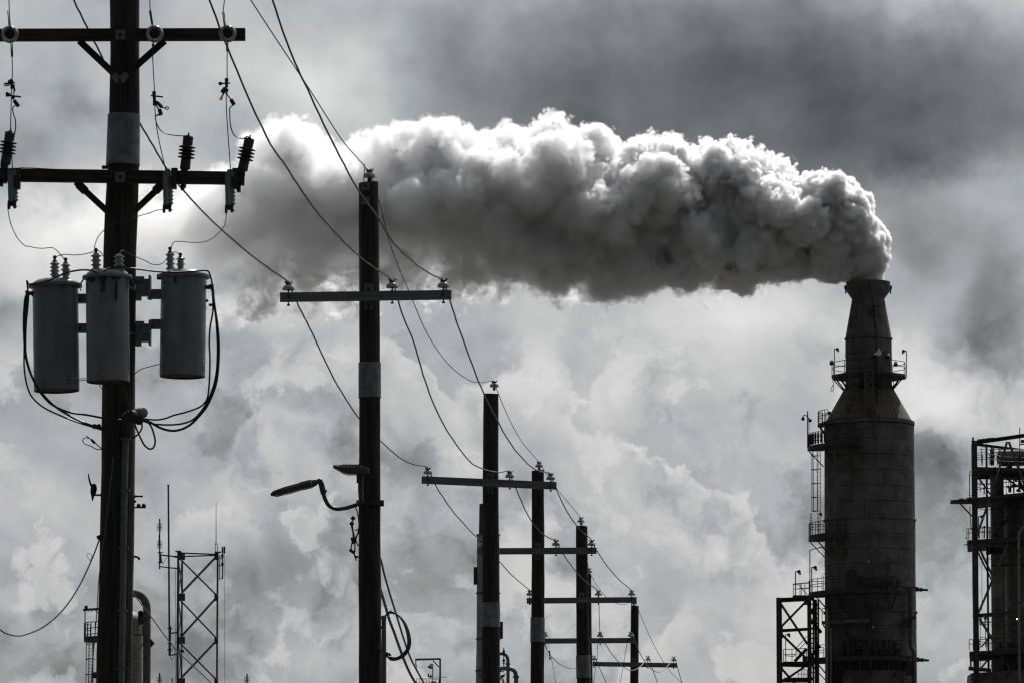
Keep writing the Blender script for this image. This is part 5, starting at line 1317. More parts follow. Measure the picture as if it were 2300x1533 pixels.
bm((2157, 1130.5), (2183, 1158), 3, qd, ps, name='brace', prof='box')
deck(1212, 1203, 2172, 10, [([(2172, 1210), (2176, 1210), (2184, 1209), (2200, 1209), (2208, 1208), (2222, 1207), (2250, 1205), (2285, 1203), (2320, 1201)], qd), ([(2196, 1204), (2212, 1207), (2224, 1208)], qb)])
g = MB(); g.box(at(2171, 1207, qd), (6 * qs, .3, 1.2 * qs)); g.box(at(2169, 1222, qd), (8 * qs, .3, 1.5 * qs)); g.build('beam_stub', M['steel'], ps)
bm((2193, 1382), (2290, 1374), 9, qd, ps, h=9, m=M['steel_grey'])
deck(1462, 1455, 2177, 10, [([(2177, 1459), (2186, 1459), (2200, 1459), (2216, 1458), (2226, 1457), (2260, 1455), (2300, 1453)], qd), ([(2196, 1452), (2216, 1455)], qb)])
bm((2184, 1478), (2300, 1470), 5, qd + 1, ps)
for a, b, t in (((2262, 991), (2234, 1086), 5), ((2266, 991), (2300, 1086), 5), ((2221, 1124), (2193, 1206), 5), ((2263, 1221), (2197, 1377), 5), ((2198, 1226), (2229, 1292), 4.5), ((2200, 1388), (2240, 1452), 5), ((2222, 1476), (2203, 1500), 4), ((2249, 1472), (2271, 1505), 3), ((2287, 1482), (2274, 1505), 3), ((2270, 1222), (2300, 1275), 3), ((2265, 1222), (2255, 1245), 3)):
    bm(a, b, t, qd - .25, ps, name='brace', prof='box', h=t, m=M['steel_grey'] if t == 5 else M['steel'])
g = MB(); g.tube([at(x, y, qd - .4) for x, y in ((2181, 1056), (2178.5, 1058), (2177.5, 1075), (2178, 1116))], .05, 5); g.tube([at(x, y, qd - .4) for x, y in ((2178.5, 1135), (2179, 1160), (2181.5, 1190))], .05, 5); g.tube([at(x, y, qd - .4) for x, y in ((2184, 1224), (2185, 1330), (2187, 1438))], .05, 5)
for x, y in ((2178, 1066), (2178, 1111), (2185, 1333), (2186.3, 1417)): g.box(at(x + 1, y, qd - .4), (5 * qs, .12, 1.2 * qs))
g.build('conduit', M['galv'], ps)
lamp_post(ps, at(2198.5, 1207, qd - .3), 2.15, 1, big=1.3)
g = MB()
for x, y, r_ in ((2211, 1182, .12), (2213, 1388, .14)): g.ball(at(x, y, qd - .3), r_)
g.rod(at(2211, 1184, qd - .3), at(2211, 1208, qd - .3), .05, 5); g.rod(at(2214, 1384, qd - .3), at(2214, 1391, qd - .3), .1, 6); g.rod(at(2210, 1388, qd - .3), at(2217, 1386, qd - .3), .05, 5); g.build('fitting', M['black'], ps)
g = MB(); g.rod(at(2290.5, 1040, qd), at(2290.5, 959, qd), .05, 5)
for y in (976, 997): g.beam(at(2290, y, qd), at(2330, y - 2, qd), .08, .12)
g.box(at(2297, 990, qd + 1), (8 * qs, .6, 6 * qs)); g.build('rail_mast', M['rail'], ps)
# piping manifold seen through the decks
g = MB()
for pix, r_ in (([(2277, 1106), (2277, 1070), (2279, 1068)], 1.8), ([(2266, 1104), (2266, 1072)], .8), ([(2260, 1105), (2260, 1075), (2264, 1072)], .8), ([(2271, 1104), (2271, 1076), (2273, 1073)], .8), ([(2262, 1093), (2284, 1091), (2296, 1086)], 2.0), ([(2287, 1072), (2293, 1088), (2302, 1098)], 3.2), ([(2283, 1102), (2297, 1088)], 2.2)):
    g.tube([at(x, y, qd + 3) for x, y in pix], r_ * qs, 8)
for x, y, r_ in ((2264, 1092, 3), (2276, 1090, 4.5), (2291, 1085, 5), (2282, 1078, 3)): g.ball(at(x, y, qd + 3), r_ * qs)
g.build('valve_manifold', M['steel'], ps)
g = MB(); g.rod(at(2227.5, 1042, qd + 2), at(2227.5, 1008, qd + 2), 4 * qs, 10); g.rod(at(2227.5, 1045, qd + 2), at(2227.5, 1003, qd + 2), 2 * qs, 8); g.build('relief_valve', M['steel'], ps)
hull([(2177, 1514), (2330, 1503)], [(2177, 1620), (2330, 1620)], qd + 3.5, 3.4).build('deck_skirt', M['steel_grey'], ps)
g = MB(); g.rod(at(2175.5, 1500, qd - .6), at(2226, 1504, qd - .6), 4.4 * qs, 12); g.tube(smooth_path([at(x, y, qd - .7) for x, y in ((2190, 1476), (2183, 1476), (2180.5, 1479), (2180.5, 1497))]), 1.9 * qs, 8); g.build('drain_pipe', M['steel'], ps)
# pipe runs, risers, cross beams and equipment between the decks
rq = random.Random(9)
lv_ = [(1000, 1044), (1058, 1104), (1118, 1204), (1222, 1373), (1388, 1453), (1473, 1512)]
for i, (ya, yb_) in enumerate(lv_):
    for x in (2205, 2229, 2246, 2259, 2270, 2281, 2297, 2308):
        if rq.random() < .72:
            x_ = x + rq.uniform(-3, 3); dd = qd + rq.uniform(.8, 8.2); r_ = rq.choice((.7, .9, 1.3, 1.8, 2.4)) * qs
            if x < 2225: r_ = .6 * qs
            a = ya + rq.uniform(0, .25) * (yb_ - ya)
            pts = [at(x_, yb_, dd), at(x_, a, dd)]
            if rq.random() < .5: pts += [at(x_ + rq.choice((-8, 9, 14)), a - 1, dd)]
            MB().tube(pts, r_, 8).build('riser_pipe', rq.choice((M['steel'], M['lagging'], M['steel_grey'])), ps)
            if r_ > 1.2 * qs:
                c = at(x_, (yb_ + a) / 2, dd); MB().lathe([(r_, -.12), (r_ * 1.7, -.12), (r_ * 1.7, .12), (r_, .12)], c, UP, 10).build('pipe_flange', M['steel'], ps)
    for k_ in range(2):
        y = ya + (yb_ - ya) * rq.uniform(.1, .35); dd = qd + rq.uniform(1, 7); x0 = rq.choice((2200, 2226, 2240))
        MB().rod(at(x0, y, dd), at(2430, y - 3, dd), rq.choice((.8, 1.2, 2.0)) * qs, 8).build('pipe_run', rq.choice((M['steel'], M['lagging'])), ps)
    for x in (2236, 2262, 2288):
        bm((x, yb_ + 5), (x - 2, yb_ + 4), 4, qd + .3, ps, qb - .2)
    g = MB()
    for x in (2247, 2268, 2289):
        w_ = rq.uniform(5, 12); h_ = rq.uniform(6, 15)
        if rq.random() < .6: g.box(at(x, yb_ - h_ / 2, qd + 1.6), (w_ * qs, .7, h_ * qs))
        else: g.lathe([(0, 0), (w_ * qs * .4, .02), (w_ * qs * .45, h_ * qs * .6), (w_ * qs * .2, h_ * qs), (0, h_ * qs * 1.05)], at(x, yb_, qd + 1.6), UP, 12)
    g.build('deck_equipment', M['steel'], ps)
bm((2189, 1216), (2186, 1214), 5, qd, ps, qb); bm((2189, 1383), (2186, 1381), 5, qd, ps, qb); bm((2190, 1467), (2187, 1465), 5, qd, ps, qb)
for a, b in (((2188, 1058), (2228, 1114)), ((2192, 1230), (2262, 1372)), ((2262, 1386), (2204, 1452)), ((2240, 1060), (2300, 1100))):
    bm(a, b, 3.5, qb, ps, name='brace', prof='box', h=3.5)
g = MB()
for dd in (2.2, 3.2):
    g.beam(at(2230, 1204, qd + dd), at(2262, 1166, qd + dd), .06, .26); g.beam(at(2262, 1166, qd + dd), at(2292, 1122, qd + dd), .06, .26)
    g.rod(at(2230, 1182, qd + dd), at(2262, 1144, qd + dd), .04, 5)
for i in range(9): g.box(at(2232 + 3.5 * i, 1201 - 4.2 * i, qd + 2.7), (.28, 1.0, .04))
g.build('stair_flight', M['steel'], ps)
cage_ladder(ps, at(2216, 1452, qd + 1.0), at(2216, 1380, qd + 1.0), (-1, -.4, 0), every=1.3, r=.03)
# vessels inside the structure
dr = thing('horizontal_drum', 'horizontal drum with rounded end lying on the top deck of the right structure', 'vessel', at(2290, 1050, qd + 4.5))
c0 = at(2250, 1027, qd + 4.5); r_ = 19.5 * qs
prof = [(r_ * math.sin(math.pi / 2 * i / 7), r_ * .62 * (1 - math.cos(math.pi / 2 * i / 7)) - r_ * .62) for i in range(8)] + [(r_, 7.5), (r_ * .7, 8.0), (0, 8.2)]
MB().lathe(prof, c0, (1, -.0, .03), 40).build('shell', M['lagging'], dr)
g = MB(); g.box(at(2268, 1047, qd + 4.5), (.4, 1.2, 1.0)); g.box(at(2400, 1043, qd + 4.5), (.4, 1.2, 1.0)); g.build('saddle', M['steel'], dr)
for h_ in (.3, 2.0): MB().lathe([(r_ * .98, h_), (r_ * 1.02, h_), (r_ * 1.02, h_ + .1), (r_ * .98, h_ + .1)], c0, (1, 0, .03), 40, caps=False).build('band', M['steel_grey'], dr)
def vessel(label, x, w_, y0, dd, material, seams, name='pressure_vessel', dome=0.4):
    c = at(x, y0, dd); r_ = w_ * m_per_px(dd) / 2
    t = thing(name, label, 'vessel', (c.x, dd, 0))
    b = Vector((c.x, dd, 0))
    ring_y = sorted(seams, reverse=True)
    zs_ = [0.0] + [at(x, y, dd).z for y in ring_y] + [c.z]
    for za, zb in zip(zs_, zs_[1:]):
        if za == 0.0 and zb > 8: pass
        MB().lathe([(r_ - .05, za), (r_, za + .03), (r_, zb - .03), (r_ - .05, zb)], b, UP, 40, caps=False).build('shell_course', material, t)
    MB().lathe([(r_ - .02, c.z)] + [(r_ * math.cos(math.pi / 2 * i / 6), c.z + r_ * dome * math.sin(math.pi / 2 * i / 6)) for i in range(7)], b, UP, 40, caps=False).build('head', material, t)
    return t
v1 = vessel('slim dark column just right of the structure corner column', 2239, 31, 1066, qd + 3.2, M['lagging'], [1150, 1180, 1244, 1258, 1306, 1344, 1384, 1424, 1470])
v2 = vessel('broad ribbed vessel behind the slim column at the right frame edge', 2322, 136, 1135, qd + 5.2, M['lagging'], [1160, 1176, 1192, 1208, 1252, 1272, 1292, 1320, 1348, 1392, 1420, 1450])
MB().lathe([(2.2 * qs * 7.6, 0), (2.2 * qs * 7.8, 0), (2.2 * qs * 7.8, .6), (2.2 * qs * 7.6, .6)], (at(2239, 1240, qd + 3.2).x, qd + 3.2, at(2239, 1243, qd + 3.2).z), UP, 32, caps=False).build('skirt_ring', M['steel'], v1)
g = MB(); g.box(at(2219, 1238, qd + 2.6), (8 * qs, .6, 13 * qs)); g.build('junction_box', M['steel'], v1)
wp = MB().tube(smooth_path([at(x, y, qd - 1.2) for x, y in ((2312, 1168), (2299, 1183), (2290.5, 1193), (2288.3, 1202), (2288, 1240))], 5) + [at(2288.5, 1400, qd - 1.2), Vector((at(2289, 1533, qd - 1.2).x, qd - 1.2, 0))], 2.4 * qs, 10)
root = thing('standpipe', 'pale vertical pipe with angled top in front of the right vessel', 'pipe', (at(2289, 1533, qd).x, qd - 1.2, 0))
wp.build('pipe_run', M['white_pipe'], root)
g = MB()
for y in (1238, 1353): g.lathe([(3.4 * qs, -.06), (3.9 * qs, -.05), (3.9 * qs, .05), (3.4 * qs, .06)], at(2288.3, y, qd - 1.2), UP, 12)
g.build('pipe_flange', M['black'], root)
wl = thing('work_light', 'small glowing orange work light beside the pale vertical pipe', 'lamp', at(2284.5, 1389, qd - .8))
MB().ball(at(2284.5, 1389, qd - .9), .07).build('bulb', glow('warm_lamp_bulb', (1.0, .42, .10), 9.0), wl)
g = MB(); g.lathe([(.11, .1), (.12, .16), (.05, .22), (0, .23)], at(2284.5, 1389, qd - .9), UP, 10); g.rod(at(2284.5, 1384, qd - .9), at(2284.5, 1380, qd - .6), .03, 5); g.build('lamp_cap', M['black'], wl)

# ------------------------------------------------------------------ column with gooseneck pipe behind the big pole
gd = 600.0; gs = m_per_px(gd)
gv = thing('process_column', 'dull process column with a gooseneck overhead pipe, half hidden by the big pole', 'vessel', (at(270, 1500, gd).x, gd, 0))
gc = Vector((at(270, 1450, gd).x, gd, 0)); gr = 51 * gs
def gz(y): return at(270, y, gd).z
seams = [1600, 1548, 1518, 1480, 1425, 1395]
zs_ = [0.0] + [gz(y) for y in seams]
for za, zb in zip(zs_, zs_[1:]): MB().lathe([(gr - .05, za), (gr, za + .03), (gr, zb - .03), (gr - .05, zb)], gc, UP, 48, caps=False).build('shell_course', M['lagging'], gv)
MB().lathe([(gr - .02, gz(1395))] + [(gr * math.cos(math.pi / 2 * i / 8), gz(1395) + gr * .55 * math.sin(math.pi / 2 * i / 8)) for i in range(9)], gc, UP, 48, caps=False).build('head', M['lagging'], gv)
pr_ = 8.7 * gs
MB().tube(smooth_path([at(x, y, gd - 2.9) for x, y in ((262, 1395), (262, 1360), (266, 1343), (282, 1332.5), (300, 1331.5), (314, 1335), (325, 1347), (329.6, 1364), (329.8, 1400))], 6) + [at(329.8, 1480, gd - 2.9), Vector((at(329.8, 1533, gd - 2.9).x, gd - 2.9, 0))], pr_, 16).build('overhead_pipe', M['steel_grey'], gv)
g = MB(); c = at(316, 1376, gd - 2.2); g.lathe([(.05, -.1), (.28, -.1), (.28, .1), (.05, .1)], c, (0, 1, 0), 16); g.box(c + UP * -.6, (.56, .2, 1.2)); g.build('lifting_lug', M['steel'], gv)
g = MB(); c = at(338, 1443.5, gd - 2.9); g.add([c + Vector((0, -.1, .5)), c + Vector((.45, -.1, 0)), c + Vector((0, -.1, -.5)), c + Vector((0, .1, .5)), c + Vector((.45, .1, 0)), c + Vector((0, .1, -.5))], [(0, 1, 2), (5, 4, 3), (0, 3, 4, 1), (1, 4, 5, 2), (2, 5, 3, 0)]); g.build('pipe_guide', M['steel'], gv)
za = gz(1431)
arc_slab(gc, gr + .02, 82 * gs, za - .35, za, 150, 250, 10).build('platform_deck', M['steel'], gv)
rails_on(MB(), [pol(gc, 150 + 10 * k_, 81 * gs, za) for k_ in range(11)], 1.5, .05, mids=3).build('handrail', M['rail'], gv)
g = MB(); rails_on(g, [at(300, 1426, gd - 3.1), at(308, 1426, gd - 3.1), at(320, 1426, gd - 3.1)], 1.0, .05); g.box(at(310, 1425, gd - 3.1), (21 * gs, .2, 2.4 * gs)); g.build('handrail', M['steel_grey'], gv)
g = MB(); g.beam(at(186.5, 1368.5, gd - 2), at(226, 1366, gd - 2), .2, .24); g.rod(at(191, 1368, gd - 2), at(191, 1431, gd - 2), .06, 6); g.beam(at(214, 1369, gd - 2), at(226, 1380, gd - 2), .1, .1)
g.ball(at(193.5, 1362, gd - 2), .2); g.box(at(193.5, 1364, gd - 2), (7 * gs, .2, 5 * gs))
for x in (198, 206): g.box(at(x, 1371, gd - 2), (1.5 * gs, .1, 4 * gs))
g.build('davit', M['steel'], gv)
g = MB().tube([at(x, y, gd - 2) for x, y in ((191, 1426), (189, 1428), (189.5, 1440), (192, 1441), (222, 1442))], .05, 5); g.build('conduit', M['rail'], gv)
cage_ladder(gv, (at(209, 1533, gd).x, gd - 2.6, 20), (at(209, 1438, gd).x, gd - 2.6, gz(1438)), (-.5, -1, 0), w=.5, hoop=.45, every=1.6, r=.035)
g = MB(); g.ball(at(214, 1515, gd - 2.2), .35); g.rod(at(208, 1518, gd - 2.2), at(218, 1518, gd - 2.2), .15); g.build('fitting', M['steel'], gv)
g = MB().tube(smooth_path([at(x, y, gd - 2.7) for x, y in ((300, 1462), (312, 1455), (322, 1444))]), .06, 5); g.build('bracket', M['steel'], gv)

# ------------------------------------------------------------------ pale flue behind the third pole
ud = 450.0; us = m_per_px(ud)
fl = thing('flue_stack', 'pale grey flue stack with dark inner pipe, hidden behind a wooden pole', 'flue stack', (at(1096.5, 1533, ud).x, ud, 0))
uc = Vector((at(1096.5, 1400, ud).x, ud, 0))
def uz(y): return at(1096, y, ud).z
lv = [(2340, 33), (1504, 27.5), (1433, 26.2), (1330, 25.8), (1199, 25.2)]
for (ya, ra), (yb_, rb) in zip(lv, lv[1:]):
    za = max(uz(ya), 0)
    MB().lathe([(ra * us - .05, za), (ra * us, za + .03), (rb * us, uz(yb_) - .03), (rb * us - .05, uz(yb_))], uc, UP, 40, caps=False).build('flue_section', M['flue'], fl)
    MB().lathe([(rb * us, uz(yb_) - .1), (rb * us + .07, uz(yb_) - .08), (rb * us + .07, uz(yb_)), (rb * us - .05, uz(yb_) + .01)], uc, UP, 40, caps=False).build('flange', M['steel_grey'], fl)
MB().lathe([(21.5 * us, uz(1215)), (20 * us, uz(1131)), (18.5 * us, uz(1131)), (18 * us, uz(1170))], uc, UP, 32, caps=False).build('inner_pipe', M['steel'], fl)
g = MB(); g.box(at(1067.5, 1292, ud), (7.5 * us, .5, 39 * us)); g.build('cable_box', M['steel'], fl)
g = MB(); g.box(at(1126, 1414, ud), (7.5 * us, .5, 38 * us)); g.build('cable_box', M['steel'], fl)
g = MB(); g.ball(at(1079, 1219, ud - 1.0), .13); g.build('flue_lamp', M['galv'], fl)
pp = thing('overhead_pipe', 'two grey bent pipes with a small valve beside the pale flue', 'pipe', (at(1140, 1533, ud).x, ud - 1, 0))
for pix, r_ in (([(1118, 1467), (1128, 1467), (1136, 1470), (1140.5, 1479), (1141, 1495), (1141, 1540)], 3.8), ([(1118, 1500), (1140, 1500), (1152, 1503), (1158.5, 1513), (1159.5, 1540)], 4.9)):
    p = smooth_path([at(x, y, ud - 1.2) for x, y in pix], 6); MB().tube(p + [Vector((p[-1].x, ud - 1.2, 0))], r_ * us, 14).build('pipe_run', M['lagging'], pp)
g = MB()
for x, y, w_ in ((1141, 1490, 11), (1159, 1519, 15)): g.box(at(x, y, ud - 1.2), (w_ * us, .4, 3.2 * us))
g.build('pipe_flange', M['steel_grey'], pp)
g = MB(); g.rod(at(1131.5, 1500, ud - 1.3), at(1131.5, 1453, ud - 1.3), 1.2 * us, 8); g.box(at(1131.5, 1463, ud - 1.3), (6 * us, .2, 7 * us)); g.ball(at(1131.5, 1482, ud - 1.3), 3.6 * us); g.box(at(1131.5, 1488, ud - 1.3), (7 * us, .2, 2 * us))
g.build('valve', M['steel'], pp)
g = MB()
for a, b in (((1122, 1507), (1133, 1507)), ((1126, 1518), (1135, 1512)), ((1122, 1526), (1130, 1515)), ((1127, 1515), (1133, 1533)), ((1124, 1518), (1131, 1533))): g.rod(at(*a, ud - 1.4), at(*b, ud - 1.4), 1.1 * us, 6)
g.box(at(1129, 1517, ud - 1.5), (9 * us, .2, 4 * us)); g.build('bracing', M['steel'], pp)
g = MB(); g.box(at(1081, 1516, ud - 1.2), (12 * us, .2, 3 * us)); g.build('flange', M['steel'], fl)

# ------------------------------------------------------------------ small davit frame and tank right of the street light pole
vd = 320.0; vs_ = m_per_px(vd)
dv_ = thing('davit_frame', 'dark angle-iron davit frame above a railed tank top near the bottom edge', 'steel frame', (at(988.6, 1533, vd).x, vd, 0))
MB().beam(at(932.5, 1480, vd), at(990, 1478.5, vd), 4 * vs_, 4 * vs_).build('beam', M['steel'], dv_)
p = at(988.6, 1479, vd); MB().beam(Vector((p.x, vd, 0)), p, 4 * vs_, 4 * vs_).build('column', M['steel'], dv_)
MB().beam(at(972, 1482, vd), at(986, 1497, vd), 2 * vs_, 2.4 * vs_).build('brace', M['steel'], dv_)
g = MB().beam(at(934, 1481, vd), at(934, 1494, vd), 2.5 * vs_, 2.5 * vs_); g.rod(at(936, 1492, vd), at(936, 1500, vd), .9 * vs_, 5); g.build('hook', M['steel'], dv_)
g = MB().rod(at(982, 1519, vd), at(1004.5, 1519.5, vd), .8 * vs_, 5); g.build('rod', M['steel'], dv_)
o = MB().rod(at(972, 1525, vd - .3), at(972, 1490, vd - .3), 1.1 * vs_, 6).build('lamp_post', M['rail'], dv_)
MB().lathe([(.02, 0), (.045, .02), (.06, .12), (.13, .22), (.14, .27)], at(969.5, 1489, vd - .3), (-.35, -.3, -.8), 14).build('lamp_head', M['lamp'], o)
tk = thing('storage_tank', 'domed tank top with handrail peeking over the bottom edge under the davit', 'tank', (at(975, 1533, vd).x, vd + 1, 0))
c = Vector((at(974, 1533, vd + 1).x, vd + 1, 0)); tr = 7.5 * vs_
MB().lathe([(tr, 0), (tr, at(974, 1533, vd).z)] + [(tr * math.cos(math.pi / 2 * i / 6), at(974, 1533, vd).z + tr * 1.2 * math.sin(math.pi / 2 * i / 6)) for i in range(1, 7)], c, UP, 28, caps=False).build('shell', M['lagging'], tk)
g = MB(); rails_on(g, [at(x, 1545, vd + .5) for x in (936, 943, 950, 957, 964, 971, 978, 986)], 22 * vs_, .018); g.build('handrail', M['rail'], tk)
arc_slab(c, tr, 22 * vs_, at(974, 1546, vd).z - .1, at(974, 1546, vd).z, 0, 360, 24).build('platform_deck', M['steel'], tk)
g = MB(); g.box(at(966, 1518, vd + .4), (9 * vs_, .2, 3 * vs_)); g.box(at(962, 1515, vd + .4), (3 * vs_, .2, 7 * vs_)); g.rod(at(968, 1524, vd + .4), at(968, 1512, vd + .4), 1 * vs_, 5); g.build('vent', M['steel'], tk)

# ------------------------------------------------------------------ lattice antenna tower
td = 250.0; ts = m_per_px(td)
tw = thing('lattice_tower', 'lattice steel antenna tower with crossed braces, right of the big pole', 'lattice tower', (at(445, 1533, td).x, td, 0))
LA, LB, LC = (400.5, td), (409.5, td + 1.5), (489, td + .7)
def leg_at(L, y): return at(L[0], y, L[1])
for L, w_ in ((LA, 5.2), (LB, 4.2), (LC, 4.4)):
    p = leg_at(L, 1238); MB().rod(Vector((p.x, L[1], 0)), p, w_ * ts / 2, 10).build('leg', M['tower'], tw)
bays = [1248, 1340, 1437, 1530, 1624, 1718]
def brace(La, ya, Lb, yb_, w_=3.6, dz_=0.0):
    p, q = leg_at(La, ya), leg_at(Lb, yb_); p.y += dz_; q.y += dz_
    MB().rod(p, q, w_ * ts / 2, 8).build('brace', M['tower'], tw)
for i, (ya, yb_) in enumerate(zip(bays, bays[1:])):
    brace(LA, ya + 2, LC, yb_ - 2, 3.8, -.1); brace(LA, yb_ - 1, LC, ya - 2, 3.8, .05); brace(LB, yb_ - 13, LC, ya - 4, 3.2); brace(LA, ya, LB, yb_, 2.4); brace(LB, ya, LA, yb_, 2.4)
for (a, b, ya, yb_, w_) in ((LA, LC, 1240, 1243.5, 4), (LB, LC, 1248.5, 1245.5, 3.4), (LA, LB, 1241, 1247, 3.5)): brace(a, ya, b, yb_, w_)
g = MB()
for y in bays:
    for L, dx_ in ((LC, -3.5), (LB, 2.0), (LA, 4)): g.box(at(L[0] + dx_, y, L[1]), (8.5 * ts, .03, 17 * ts))
g.box(at(400.5, 1237, td), (13 * ts, .25, 2.6 * ts)); g.box(at(402, 1250, td), (20 * ts, .06, 3 * ts)); g.box(at(490, 1239, td + .7), (14 * ts, .2, 2.6 * ts)); g.box(at(409, 1242, td), (12 * ts, .05, 3.5 * ts))
for y in (1424, 1461): g.box(at(409, y, td), (9 * ts, .08, 6 * ts))
g.build('gusset_plate', M['tower'], tw)
g = MB()
for i in range(9): g.rod(at(489, 1300 + 26 * i, td + .7), at(491.8 if i % 2 else 486.5, 1300 + 26 * i, td + .7), .8 * ts, 5)
g.build('step_bolt', M['tower'], tw)
# antenna masts on the tower
def dipole_mast(label, x, ytop, ybot, loops, d, arms, r=1.6):
    t = thing('dipole_antenna', label, 'antenna', at(x, ybot, d))
    MB().rod(at(x, ybot, d), at(x + .2, ytop, d), r * m_per_px(d), 8).build('mast', M['tower'], t)
    g = MB(); k_ = m_per_px(d)
    for y in loops:
        for s_ in (-1, 1):
            pix = [(x + s_ * 2.6, y - 9), (x + s_ * 5.4, y - 8.4), (x + s_ * 5.4, y + 8.4), (x + s_ * 2.6, y + 9)]
            g.tube([at(a, b, d) for a, b in pix], .55 * k_, 5, closed=True)
        g.rod(at(x - 5.5, y, d), at(x + 5.5, y, d), .9 * k_, 5)
    g.build('dipole_loop', M['tower'], t)
    if arms:
        g = MB()
        for a, b, w_ in arms: g.rod(at(*a, d), at(*b, d), w_ * k_, 8)
        g.build('side_arm', M['tower'], t)
    return t
da = dipole_mast('dipole antenna with looped elements on side arms left of the lattice tower', 358.5, 1163.5, 1277, (1182.5, 1222), td - .1, [((359, 1244.5), (400, 1249), 1.9), ((360.5, 1271), (400, 1275.5), 1.7), ((354, 1239.5), (366, 1239.5), 1.3), ((354, 1262), (366, 1262), 1.3), ((359, 1241), (362, 1262), 2.6), ((358, 1200), (358, 1225), 2.0)])
MB().tube(smooth_path([at(x, y, td - .1) for x, y in ((362, 1258), (365, 1265), (368, 1263), (371, 1255), (376, 1249))]), .5 * ts, 5).build('lead', M['cable'], da)
wa = thing('whip_antenna', 'tall slim whip antenna standing left of the lattice tower', 'antenna', at(380, 1468, td - .2))
MB().tube([at(380.8, 1470, td - .2), at(379.5, 1300, td - .2), at(378, 1087.5, td - .2)], 2 * ts, 8, radii=[2.3 * ts, 2.1 * ts, 2.0 * ts]).build('mast', M['tower'], wa)
g = MB(); g.rod(at(381.5, 1405, td - .25), at(381, 1471, td - .25), 2.9 * ts, 8); g.box(at(378, 1088, td - .2), (5 * ts, .08, 2 * ts))
for y in (1410.5, 1444, 1458): g.box(at(381.5, y, td - .25), (12 * ts, .12, 1.8 * ts))
g.build('mount', M['tower'], wa)
g = MB(); g.rod(at(382, 1421, td - .2), at(400, 1418.5, td), 1.8 * ts, 8); g.rod(at(382, 1470, td - .2), at(400, 1467.5, td), 1.9 * ts, 8); g.build('side_arm', M['tower'], wa)
g = MB()
for pix in ([(383, 1468), (383, 1476), (386.5, 1480.5), (390, 1475), (392, 1460), (391, 1450)], [(395, 1276), (393.5, 1320), (395, 1380), (394, 1440), (395, 1500), (393, 1540)], [(384, 1462), (390, 1450), (397, 1438)]): g.tube(smooth_path([at(x, y, td - .3) for x, y in pix]), .55 * ts, 5)
g.build('lead', M['cable'], wa)
w2 = thing('whip_antenna', 'needle thin whip antenna on the top right corner of the lattice tower', 'antenna', at(485, 1240, td + .6))
MB().tube([at(485.3, 1222, td + .6), at(485.3, 1126, td + .6)], .9 * ts, 6, radii=[1.0 * ts, .55 * ts]).build('mast', M['tower'], w2)
g = MB(); g.tube([at(x, y, td + .6) for x, y in ((483.5, 1240), (483.5, 1219), (488, 1219), (488.5, 1240))], .9 * ts, 5); g.build('mount', M['tower'], w2)
pa = thing('panel_antenna', 'small panel antenna on a ladder bracket at the right side of the lattice tower', 'antenna', at(500, 1298, td + .6))
g = MB(); g.rod(at(500, 1299, td + .6), at(500, 1228, td + .6), 1.4 * ts, 8)
for y in (1250, 1254, 1269, 1299): g.rod(at(491, y, td + .6), at(500, y - 1, td + .6), 1.2 * ts, 5)
g.rod(at(493, 1244, td + .6), at(493, 1300, td + .6), .9 * ts, 5); g.build('mount', M['tower'], pa)
g = MB(); g.box(at(504, 1234, td + .6), (4 * ts, .12, 15 * ts)); g.box(at(499.5, 1233, td + .6), (3 * ts, .1, 12 * ts))
for y in (1247, 1266): g.box(at(499.5, y, td + .6), (6 * ts, .1, 6 * ts))
g.build('antenna_panel', M['tower'], pa)
MB().tube([at(504.5, 1242, td + .6), at(504.8, 1400, td + .6), at(504.5, 1560, td + .6)], .45 * ts, 5).build('lead', M['cable'], pa)
for lab, x, yt in (('small dipole antenna tip at the bottom edge between the gooseneck column and the lattice tower', 358.3, 1509.5), ('small dipole antenna tip at the bottom edge right of the lattice tower', 554.5, 1511.5)):
    t = dipole_mast(lab, x, yt, 1560, (1527,), td + 20, [])
t = thing('whip_antenna', 'short stub antenna tip at the bottom edge just left of the lattice tower', 'antenna', at(386.5, 1560, td + 20))
MB().rod(at(386.5, 1560, td + 20), at(386.5, 1521, td + 20), 1.5 * ts, 8).build('mast', M['tower'], t)

